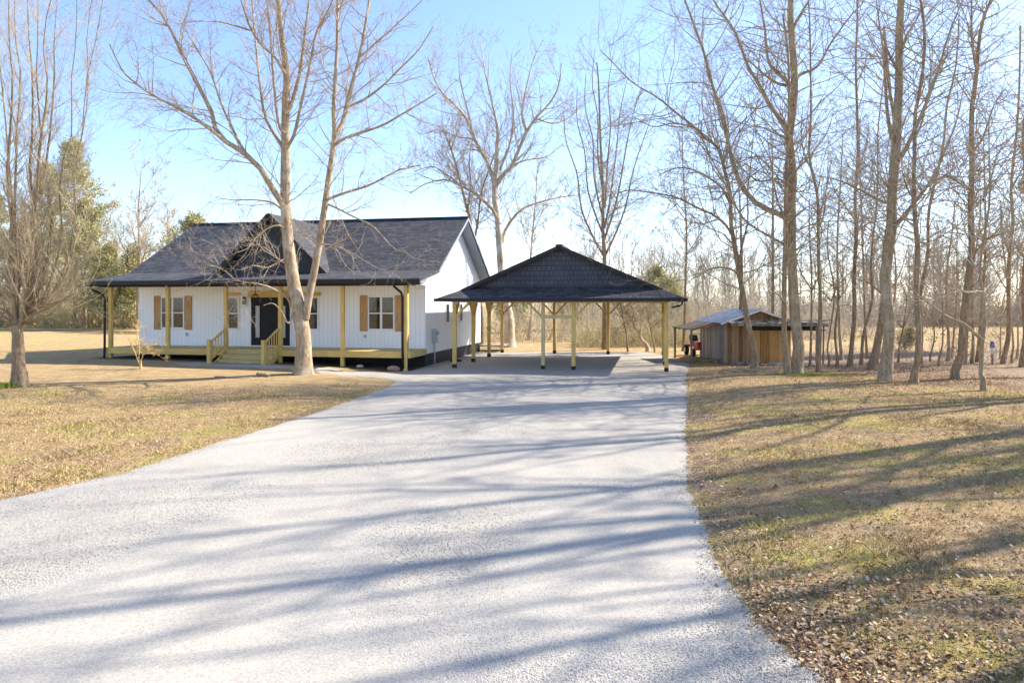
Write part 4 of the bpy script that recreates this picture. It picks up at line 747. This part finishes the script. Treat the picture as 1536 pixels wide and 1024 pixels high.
# steps with newels and railings
st_ = MB()
for k in range(3):
    zt = 0.752-0.19*(k+1); y1_ = -0.03-0.29*k
    st_.box(-7.95, -5.65, y1_-0.31, y1_, zt-0.045, zt)
    st_.box(-7.93, -5.67, y1_-0.024, y1_-0.002, zt+0.002, zt+0.14)
st_.build('steps', 'deck', house)
for s, x in ((-1, -8.0), (1, -5.6)):
    MB().add([(x-0.02, -0.03, 0.74), (x+0.02, -0.03, 0.74), (x+0.02, -1.05, 0.05), (x-0.02, -1.05, 0.05), (x-0.02, -0.03, 0.42), (x+0.02, -0.03, 0.42), (x+0.02, -0.62, 0.0), (x-0.02, -0.62, 0.0)],
             [(0, 1, 2, 3), (4, 7, 6, 5), (0, 4, 5, 1), (3, 2, 6, 7), (0, 3, 7, 4), (1, 5, 6, 2)]).build('stair_stringer', 'pine_u', house)
    rl = MB().bar((x, -1.0, 1.10), (x, 0.03, 1.62), 0.09, 0.045).bar((x, -1.0, 0.40), (x, 0.03, 0.92), 0.04, 0.09).build('railing', 'pine_u', house)
    for k in range(5):
        t = (k+0.8)/5.6; MB().box(x-0.018, x+0.018, -1.0+t*1.03-0.018, -1.0+t*1.03+0.018, 0.42+t*0.52, 1.09+t*0.52).build('baluster', 'pine_v', rl)
    MB().box(x-0.07, x+0.07, -1.15, -1.01, -0.1, 1.2).build('newel_post', 'pine_v', house)
# windows
def window(x0, x1, z0, z1, double=True, shutters=True, face='front'):
    yw = YF; t = MB(); fw = 0.055
    t.box(x0, x1, yw-0.05, yw, z0, z0+fw+0.02).box(x0, x1, yw-0.05, yw, z1-fw, z1)
    xs = [x0, x1-fw]+([(x0+x1)/2-0.05] if double else [])
    for x in xs: t.box(x, x+(fw if x != (x0+x1)/2-0.05 else 0.10), yw-0.05, yw, z0+fw+0.02, z1-fw)
    f = t.build('window', 'white_trim', house)
    zm = (z0+z1)/2; secs = [(x0+fw, (x0+x1)/2-0.05), ((x0+x1)/2+0.05, x1-fw)] if double else [(x0+fw, x1-fw)]
    for a, b in secs:
        MB().box(a, b, yw-0.022, yw-0.004, z0+fw+0.02, zm-0.025).build('pane', 'glass', f); MB().box(a, b, yw-0.030, yw-0.004, zm+0.025, z1-fw).build('pane', 'glass', f)
        MB().box(a, b, yw-0.042, yw-0.004, zm-0.025, zm+0.025).build('sash_bar', 'white_trim', f)
    if shutters:
        for a, b in ((x0-0.38, x0-0.03), (x1+0.03, x1+0.38)):
            s_ = MB().box(a, b, yw-0.03, yw, z0-0.04, z1+0.04); w = (b-a)/3
            for zz in (z0+0.1, zm-0.03, z1-0.2): s_.box(a+0.005, b-0.005, yw-0.045, yw-0.032, zz, zz+0.09)
            s_.build('shutter', 'shutter_wood', f)
window(-2.52, -1.32, 1.50, 2.97); window(-12.62, -11.42, 1.50, 2.97)
window(-9.22, -8.66, 1.48, 2.95, False, False); window(-5.38, -4.82, 1.48, 2.95, False, False)
MB().box(-9.32, -8.56, YF-0.06, YF, 2.99, 3.15).build('window_header', 'pine_u', house); MB().box(-5.48, -4.72, YF-0.06, YF, 2.99, 3.15).build('window_header', 'pine_u', house)
MB().box(-8.22, -6.0, YF-0.065, YF, 2.93, 3.22).build('door_header', 'pine_u', house)
dx0, dx1 = -8.05, -6.16
MB().box(dx0-0.06, dx0, YF-0.06, YF, 0.753, 2.925).box(dx1, dx1+0.06, YF-0.06, YF, 0.753, 2.925).box(dx0, dx1, YF-0.08, YF, 0.753, 0.80).build('door_frame', 'white_trim', house)
for s, (a, b) in enumerate(((dx0, (dx0+dx1)/2-0.003), ((dx0+dx1)/2+0.003, dx1))):
    d = MB().box(a, b, YF-0.045, YF-0.002, 0.802, 2.92).build('front_door', 'door_black', house)
    gx = a+0.22 if s == 0 else b-0.42
    MB().box(gx, gx+0.20, YF-0.056, YF-0.046, 1.15, 2.55).build('glass_panel', 'glass_frosted', d)
    MB().box(gx-0.03, gx, YF-0.06, YF-0.046, 1.12, 2.58).box(gx+0.20, gx+0.23, YF-0.06, YF-0.046, 1.12, 2.58).box(gx, gx+0.2, YF-0.06, YF-0.046, 1.12, 1.15).box(gx, gx+0.2, YF-0.06, YF-0.046, 2.55, 2.58).build('glass_trim', 'door_black', d)
    hx = b-0.08 if s == 0 else a+0.08
    MB().tube([(hx, YF-0.05, 1.75), (hx, YF-0.11, 1.75), (hx+(-0.1 if s == 0 else 0.1), YF-0.11, 1.75)], 0.012, 8).box(hx-0.025, hx+0.025, YF-0.055, YF-0.046, 1.66, 1.84).build('handle', 'black_metal', d)
def sconce(x):
    s_ = MB().box(x-0.13, x+0.13, YF-0.025, YF, 2.48, 3.0).build('wall_light', 'white_trim', house)
    MB().box(x-0.045, x+0.045, YF-0.024, YF-0.022, 2.62, 2.92).box(x-0.06, x+0.06, YF-0.16, YF-0.026, 2.62, 2.66).box(x-0.006, x+0.006, YF-0.17, YF-0.165, 2.62, 2.92).box(x-0.07, x+0.07, YF-0.17, YF-0.026, 2.88, 2.92).box(x-0.04, x+0.04, YF-0.14, YF-0.05, 2.92, 2.96).build('lantern_frame', 'black_metal', s_)
    MB().box(x-0.05, x+0.05, YF-0.15, YF-0.04, 2.662, 2.878).build('lantern_glass', 'glass', s_)
sconce(-8.36); sconce(-5.75)
lp = MB().tube([(XG-0.35, 1.0, 3.40), (XG-0.35, 1.0, 3.05)], 0.012, 6).tube([(XG-0.35, 1.0, 3.06), (XG-0.35, 1.0, 3.02)], 0.09, 10).build('porch_pendant', 'black_metal', house)
q = MB()
for k in range(8):
    a = k*math.pi/4; q.tube([(XG-0.35+0.08*math.cos(a), 1+0.08*math.sin(a), 3.03), (XG-0.35+0.19*math.cos(a), 1+0.19*math.sin(a), 2.88), (XG-0.35+0.19*math.cos(a), 1+0.19*math.sin(a), 2.74), (XG-0.35+0.06*math.cos(a), 1+0.06*math.sin(a), 2.64)], 0.009, 5)
q.build('pendant_cage', 'black_metal', lp)
for x in (-2.66, -11.3): MB().box(x-0.04, x+0.04, YF-0.05, YF, 1.18, 1.33).box(x-0.028, x+0.028, YF-0.058, YF-0.051, 1.2, 1.31).build('outlet', 'steel', house)
# meter and small windows on the right wall
xw = XRw
b_ = MB().box(xw, xw+0.16, 0.86+YF, 1.16+YF, 0.95, 1.55).tube([(xw+0.08, YF+1.01, 1.38), (xw+0.26, YF+1.01, 1.38)], 0.09, 12).build('electric_meter', 'steel', house)
MB().tube([(xw+0.08, YF+1.01, 0.96), (xw+0.08, YF+1.01, -0.1)], 0.03, 8).build('conduit', 'steel', b_)
for yy in (4.9, 7.2):
    f = MB().box(xw, xw+0.04, yy-0.04, yy+0.5, 1.75, 1.81).box(xw, xw+0.04, yy-0.04, yy+0.5, 2.62, 2.68).box(xw, xw+0.04, yy-0.04, yy, 1.81, 2.62).box(xw, xw+0.04, yy+0.46, yy+0.5, 1.81, 2.62).build('window', 'white_trim', house)
    MB().box(xw, xw+0.02, yy, yy+0.46, 1.81, 2.62).build('pane', 'glass', f)
MB().box(xw+0.0, xw+1.3, YB-0.4, YB+1.6, 0.30, 0.38).box(xw+1.22, xw+1.32, YB-0.4, YB-0.3, -0.2, 1.3).build('back_step', 'weathered', house)

# ------------------------------------------------------------------ carport
cp = empty('carport', (KO[0], KO[1], 0), ROT, 'open timber carport with dark hipped gable roof on the gravel drive', 'carport')
CWd, CD = 8.5, 9.15; ov = 0.68; fo = 0.34; ze = 2.86; pit = 0.435; xm = CWd/2; hw = xm+ov; zr = ze+hw*pit
sk = 1.15                                              # depth of the front skirt roof
y0_, y1_ = -fo, CD+fo; zs = ze+sk*pit
def rp(x): return ze+(hw-abs(x-xm))*pit
rf = MB()
A = (xm-hw, y0_, ze); B = (xm+hw, y0_, ze); A2 = (xm-hw+sk, y0_+sk, zs); B2 = (xm+hw-sk, y0_+sk, zs)
rf.slab([A, B, B2, A2], 0.08)
gfy = y0_+sk-0.32                                       # gable roof overhangs the shake face
rf.slab([(xm, y0_+sk, zr), A2, A, (xm-hw, y1_, ze), (xm, y1_, zr)], 0.08).slab([(xm, y0_+sk, zr), (xm, y1_, zr), (xm+hw, y1_, ze), B, B2], 0.08)
rfo = rf.build('roof', 'shingle', cp)
gr = MB()
for s in (-1, 1):
    e = hw-sk+0.30
    gr.slab([(xm, gfy, zr+0.012), (xm, y0_+sk+0.02, zr+0.012), (xm+s*e, y0_+sk+0.02, zr-e*pit+0.012), (xm+s*e, gfy, zr-e*pit+0.012)], 0.05)
gr.build('gable_overhang', 'shingle', rfo)
MB().box(xm-0.13, xm+0.13, gfy, y1_+0.01, zr-0.03, zr+0.05).build('ridge_cap', 'shingle', rfo)
for s in (-1, 1):
    e = hw-sk+0.32
    MB().bar((xm-s*0.01, gfy-0.012, zr-0.06), (xm+s*e, gfy-0.012, zr-e*pit-0.06), 0.03, 0.15).build('rake_board', 'black_metal', rfo)
MB().prism_y([(xm-hw+sk+0.02, zs-0.03), (xm+hw-sk-0.02, zs-0.03), (xm, zr-0.09)], y0_+sk-0.03, y0_+sk+0.05).build('gable_face', 'shake', cp)
MB().box(xm-hw-0.02, xm+hw+0.02, y0_-0.11, y0_-0.005, ze-0.13, ze-0.005).build('gutter', 'black_metal', cp)
MB().box(xm-hw-0.11, xm-hw-0.022, y0_, y1_, ze-0.13, ze-0.005).build('gutter', 'black_metal', cp)
MB().box(xm+hw+0.022, xm+hw+0.11, y0_, y1_, ze-0.13, ze-0.005).build('gutter', 'black_metal', cp)
MB().box(-0.1, CWd+0.1, -0.07, 0.07, 2.70, 2.84).box(-0.1, CWd+0.1, CD-0.07, CD+0.07, 2.70, 2.84).box(-0.07, 0.07, 0.072, CD-0.072, 2.70, 2.84).box(CWd-0.07, CWd+0.07, 0.072, CD-0.072, 2.70, 2.84).build('beam', 'pine_u', cp)
q = MB()
for k in range(15):
    yy = 0.95+k*0.57
    q.box(0.1, CWd-0.1, yy-0.02, yy+0.02, 2.845, 2.93) if k % 3 == 0 else None
    q.bar((xm, yy+0.1, zr-0.2), (xm-hw+0.4, yy+0.1, ze+0.02), 0.04, 0.12); q.bar((xm, yy+0.1, zr-0.2), (xm+hw-0.4, yy+0.1, ze+0.02), 0.04, 0.12)
q.build('rafters', 'pine_u', cp)
def cpost(x, y, br=(), mt='pine_v', w=0.15):
    p = MB().box(x-w/2, x+w/2, y-w/2, y+w/2, 0.16, 2.698).build('post', mt, cp)
    MB().box(x-w/2-0.008, x+w/2+0.008, y-w/2-0.008, y+w/2+0.008, 0.0, 0.17).build('post_anchor', 'black_metal', p)
    for dx, dy in br: MB().bar((x+dx*w*0.5, y+dy*w*0.5, 2.12), (x+dx*0.62, y+dy*0.62, 2.695), 0.09, 0.09).build('brace', mt, p)
for x, y, br in ((0, 0, [(1, 0), (0, 1)]), (0, 3.05, [(0, 1), (0, -1)]), (0, 6.1, [(0, 1), (0, -1)]), (0, CD, [(1, 0), (0, -1)]), (2.85, CD, [(1, 0), (-1, 0)]), (5.68, CD, [(1, 0), (-1, 0)]),
                 (CWd, CD, [(-1, 0), (0, -1)]), (CWd, 6.1, [(0, 1), (0, -1)]), (CWd, 3.05, [(0, 1), (0, -1)]), (CWd, 0, [(-1, 0), (0, 1)]), (4.9, 0, [(1, 0)])): cpost(x, y, br)
cpost(3.66, 0.12, [(-1, 0)], 'pale_v', 0.13)
MB().box(3.66+0.07, 4.9-0.078, 0.04, 0.10, 2.05, 2.19).build('cross_rail', 'pale_v', cp)
MB().tube([(CWd+0.6, 0.2, 2.76), (CWd+0.6, 0.2, 2.62), (CWd+0.52, 0.19, 2.56), (CWd+0.2, 0.12, 2.50)], 0.035, 8).build('downspout', 'black_metal', cp)

# ------------------------------------------------------------------ the old shed
SO = (9.38, 30.6); sr = 0.04
shed = empty('old_shed', (SO[0], SO[1], float(hgt(*SO))-0.03), sr, 'small weathered plank shed with rusty tin roof among the trees', 'shed')
sw, sd, sh, sp_ = 3.0, 3.5, 1.92, 2.42
MB().box(0, 0.05, 0, sd, -0.2, sh-0.02).build('side_wall', 'shed_grey', shed)
MB().box(0.052, 1.15, 0, 0.05, -0.2, sh-0.03).build('front_wall', 'shed_brown', shed)
MB().box(1.152, sw-0.02, 0.02, 0.07, -0.2, 1.50).build('front_panel', 'shed_tan', shed)
MB().box(sw-0.05, sw, 0.075, sd, -0.2, sh-0.02).box(0.052, sw-0.052, sd-0.05, sd, -0.2, sh).build('rear_wall', 'shed_grey', shed)
MB().prism_y([(0.0, sh-0.02), (sw, sh-0.02), (sw/2, sp_-0.05)], 0.06, 0.10).build('gable', 'shed_brown', shed)
for s in (0, 1):
    e = (-0.25, sh-0.11) if s == 0 else (sw+0.25, sh-0.11)
    MB().slab([(sw/2, -0.25, sp_), (sw/2, sd+0.25, sp_), (e[0], sd+0.25, e[1]), (e[0], -0.25, e[1])], 0.025).build('roof', 'tin', shed)
MB().bar((sw/2, -0.26, sp_-0.06), (-0.25, -0.26, sh-0.16), 0.02, 0.08).bar((sw/2, -0.26, sp_-0.06), (sw+0.25, -0.26, sh-0.16), 0.02, 0.08).build('rake_board', 'white_trim', shed)
# sagging front awning with loose boards
aw = MB(); rr_ = random.Random(5)
for k in range(15):
    x = 0.1+k*0.29; aw.bar((x, -0.05, 1.86+rr_.uniform(-0.02, 0.03)), (x+rr_.uniform(-0.05, 0.05), -0.95, 1.80+rr_.uniform(-0.05, 0.04)), 0.27, 0.03)
for k in range(9):
    x = 0.2+k*0.47; z = 1.88+rr_.uniform(0, 0.05); aw.bar((x, rr_.uniform(-0.9, -0.3), z), (x+rr_.uniform(0.5, 1.1), rr_.uniform(-0.95, -0.3), z+rr_.uniform(-0.02, 0.05)), rr_.uniform(0.06, 0.16), 0.035)
aw.build('awning', 'weathered', shed)
MB().bar((0.0, -0.85, 1.76), (4.25, -0.82, 1.72), 0.08, 0.12).build('awning_beam', 'weathered', shed)
MB().bar((1.1, -0.02, 1.60), (4.15, -0.10, 1.58), 0.05, 0.24).bar((3.0, -0.5, 1.52), (4.2, -0.5, 1.50), 0.5, 0.04).build('gap_shade_board', 'black_metal', shed)  # boards coloured near black to paint the shade of the opening under the awning
for x in (3.75, 4.05): MB().tube([(x, -0.75, -0.1), (x+0.03, -0.78, 1.72)], 0.04, 8).build('awning_post', 'weathered', shed)
MB().slab([(-0.02, 0.6, 1.86), (-0.02, sd, 1.86), (-1.35, sd+0.1, 1.52), (-1.35, 0.5, 1.50)], 0.03).build('lean_to_roof', 'dark_board', shed)
q = MB()
for yy in (0.6, 1.6, 2.6, 3.4): q.bar((0, yy, 1.80), (-1.33, yy, 1.46), 0.05, 0.08)
q.build('lean_to_rafters', 'shed_tan', shed)
for yy in (0.65, 3.35): MB().box(-1.32, -1.24, yy-0.04, yy+0.04, -0.2, 1.45).build('lean_to_post', 'weathered', shed)
# red ride-on mower under the lean-to
mw = empty('riding_mower', (9.3, 34.8, float(hgt(9.3, 34.8))), 0.0, 'red ride on mower parked under the lean-to of the shed', 'mower')
MB().box(-0.24, 0.24, -0.85, -0.15, 0.34, 0.72).prism_x([(-0.92, 0.36), (-0.85, 0.36), (-0.85, 0.70), (-0.90, 0.62)], -0.22, 0.22).build('hood', 'red_paint', mw, 0.04)
MB().box(-0.40, 0.40, 0.25, 0.80, 0.42, 0.56).box(-0.3, 0.3, -0.15, 0.3, 0.26, 0.32).build('fender', 'red_paint', mw, 0.03)
MB().box(-0.2, 0.2, 0.30, 0.68, 0.58, 0.68).bar((0, 0.68, 0.64), (0, 0.78, 1.0), 0.40, 0.08, (0, 1, 0)).build('seat', 'rubber', mw, 0.03)
MB().tube([(0, -0.2, 0.66), (0, 0.0, 0.95)], 0.02, 8).tube([(0.19*math.cos(a), 0.0+0.12*math.sin(a), 0.96+0.14*math.sin(a)) for a in np.linspace(0, 6.283, 16)], 0.014, 6, False).build('steering_wheel', 'rubber', mw)
for x, y, r in ((-0.36, -0.62, 0.19), (0.36, -0.62, 0.19), (-0.42, 0.5, 0.26), (0.42, 0.5, 0.26)):
    w_ = MB().tube([(x-0.09, y, r), (x-0.07, y, r), (x+0.07, y, r), (x+0.09, y, r)], (r*0.8, r, r, r*0.8), 18).build('wheel', 'rubber', mw)
    MB().tube([(x-0.095, y, r), (x+0.095, y, r)], r*0.45, 12).build('rim', 'white_plastic', w_)
# timber, logs and brush lying about the shed
def log(x0, y0, x1, y1, r, mt, label, z=0.0, name='log', group=None):
    o = empty(name, (x0, y0, float(hgt(x0, y0))+z), 0, label, 'log' if name == 'log' else 'board', group)
    n = 6; rg = random.Random(int(x0*100)); pts = [((x1-x0)*k/n+rg.uniform(-.04, .04), (y1-y0)*k/n+rg.uniform(-.04, .04), r*0.8+rg.uniform(-.02, .03)) for k in range(n+1)]
    MB().tube(pts, [r*rg.uniform(0.85, 1.1)*(1-0.35*k/n) for k in range(n+1)], 9).build('stem', mt, o); MB().tube([pts[3], (pts[3][0]+0.15, pts[3][1]-0.1, r*2.8)], [r*0.4, r*0.2], 6).build('branch_stub', mt, o)
log(10.9, 29.5, 12.4, 29.2, 0.07, 'bark_white', 'pale peeled log lying in front of the shed wall')
log(11.6, 29.0, 13.0, 29.4, 0.055, 'bark_grey', 'grey crooked log crossing behind the pale peeled log')
log(9.5, 30.1, 10.6, 29.7, 0.06, 'weathered', 'weathered pole lying at the corner of the shed')
log(9.2, 31.0, 8.6, 31.6, 0.05, 'bark_grey', 'short dark log beside the lean-to post')
log(-10.2, 23.9, -8.9, 23.7, 0.025, 'bark_grey', 'fallen stick on the straw before the maple')
log(-8.9, 24.3, -8.4, 24.0, 0.05, 'bark_brown', 'short brown chunk of wood left of the maple trunk')
log(15.0, 17.9, 17.0, 18.4, 0.035, 'bark_grey', 'crooked fallen branch on the grass at the right')
def rock(x, y, r, mt, label, seed, name='rock'):
    o = MB().ball((0, 0, r[2]*0.55), r, 11, 8, 0.13, seed).build(name, mt); o.location = (x, y, float(hgt(x, y))); return tag(o, label, 'rock')
x, y = W(HO, -0.55, -0.15); rock(x, y, (0.26, 0.16, 0.13), 'clay', 'reddish clay lump beside the right porch post', 1)
x, y = W(HO, -2.05, 0.0); rock(x, y+0.1, (0.14, 0.1, 0.07), 'stone_pale', 'pale stone under the front edge of the porch', 2)
for k, (x, y, s) in enumerate([(12.0, 28.7, .22), (12.5, 28.9, .17), (11.2, 29.1, .15)]):
    rock(x, y, (s, s*0.8, s*0.6), 'stone_pale', ('largest pale rubble block among the logs at the shed', 'pale rubble block nearest the thick trunk', 'smallest pale rubble block by the tan panel of the shed')[k], 5+k)
def twigpile(name, label, x, y, n, L, seed, w=0.5):
    rng = np.random.RandomState(seed); P = np.zeros((n, 5, 3)); d = rng.randn(n, 3)*np.array([1, 1, 0.25]); P[:, 0] = rng.randn(n, 3)*np.array([w, w*0.6, 0.0])+np.array([0, 0, 0.08])
    for k in range(1, 5): d = d+rng.randn(n, 3)*0.25*np.array([1, 1, 0.5]); d /= np.linalg.norm(d, axis=1, keepdims=True); P[:, k] = P[:, k-1]+d*L/4
    P[..., 2] = np.abs(P[..., 2])*0.7+0.02; v, f = tubes(P, np.full((n, 5), 0.009)*np.linspace(1.3, 0.5, 5), 4, rng); o = link_mesh(name, v, f, 'twig_grey', smooth=True); o.location = (x, y, float(hgt(x, y))); return tag(o, label, 'brush pile')
twigpile('brush_pile', 'heap of dead twigs at the foot of the leaning tree', 9.0, 25.9, 70, 0.8, 3); twigpile('brush_pile', 'loose brush against the grey side wall of the shed', 9.3, 31.6, 60, 1.0, 4, 0.6)
# garden hose by the meter wall
x, y = W(HO, 0.7, 4.4); a = np.linspace(0, 18, 90)
o = MB().tube([(0.22*math.cos(t)*(1+0.02*t), 0.30*math.sin(t)*(1+0.01*t), 0.03+0.002*t) for t in a], 0.014, 6).build('garden_hose', 'rubber'); o.location = (x, y, 0.02); tag(o, 'black coiled hose on the gravel beside the house foundation', 'hose')
# blue-capped white marker among the right-hand trees
X_, Y_ = G(1488.5, 548); o = empty('marker_post', (X_, Y_, float(hgt(X_, Y_))), 0, 'thin post with a blue and white wrap between the right hand trunks', 'marker')
MB().box(-0.03, 0.03, -0.03, 0.03, -0.1, 0.55).build('post', 'weathered', o); MB().tube([(0, 0, 0.42), (0, 0, 0.70)], (0.07, 0.08), 10).build('white_wrap', 'white_plastic', o); MB().tube([(0, 0, 0.702), (0, 0, 0.98)], (0.10, 0.07), 10).build('blue_wrap', 'blue_plastic', o)

# ------------------------------------------------------------------ light, sky, camera
EL, AZ = 38.5, 68.8
sd_ = (math.sin(R_(AZ))*math.cos(R_(EL)), math.cos(R_(AZ))*math.cos(R_(EL)), math.sin(R_(EL)))
su = bpy.data.lights.new('sun', 'SUN'); su.energy = 4.4; su.angle = R_(0.55); su.color = (1.0, 0.94, 0.84)
so = bpy.data.objects.new('sun', su); C.objects.link(so)
from mathutils import Vector
so.rotation_euler = Vector(sd_).to_track_quat('Z', 'Y').to_euler(); so.location = (40, 20, 40)
w = bpy.data.worlds.new('World'); sc.world = w; w.use_nodes = True; nt = w.node_tree; bg = nt.nodes['Background']
sky = nt.nodes.new('ShaderNodeTexSky'); sky.sky_type = 'NISHITA'; sky.sun_disc = False; sky.sun_elevation = R_(EL); sky.sun_rotation = R_(AZ)
sky.air_density = 1.0; sky.dust_density = 0.6; sky.ozone_density = 1.0; sky.altitude = 200
tn = nt.nodes.new('ShaderNodeMix'); tn.data_type = 'RGBA'; tn.blend_type = 'MULTIPLY'; tn.inputs[0].default_value = 1; tn.inputs[7].default_value = (0.80, 0.845, 0.985, 1)
nt.links.new(sky.outputs[0], tn.inputs[6]); nt.links.new(tn.outputs[2], bg.inputs[0]); bg.inputs[1].default_value = 0.15
cam = bpy.data.cameras.new('camera'); co = bpy.data.objects.new('camera', cam); C.objects.link(co); sc.camera = co
co.location = (0, 0, H_EYE); co.rotation_euler = (R_(90), 0, 0); cam.sensor_width = 36; cam.lens = F/1536*36
cam.shift_y = -(512-HY)/1536; cam.clip_end = 3000; cam.clip_start = 0.05
sc.view_settings.view_transform = 'Standard'; sc.view_settings.look = 'None'; sc.view_settings.gamma = 1; sc.view_settings.exposure = 1.25
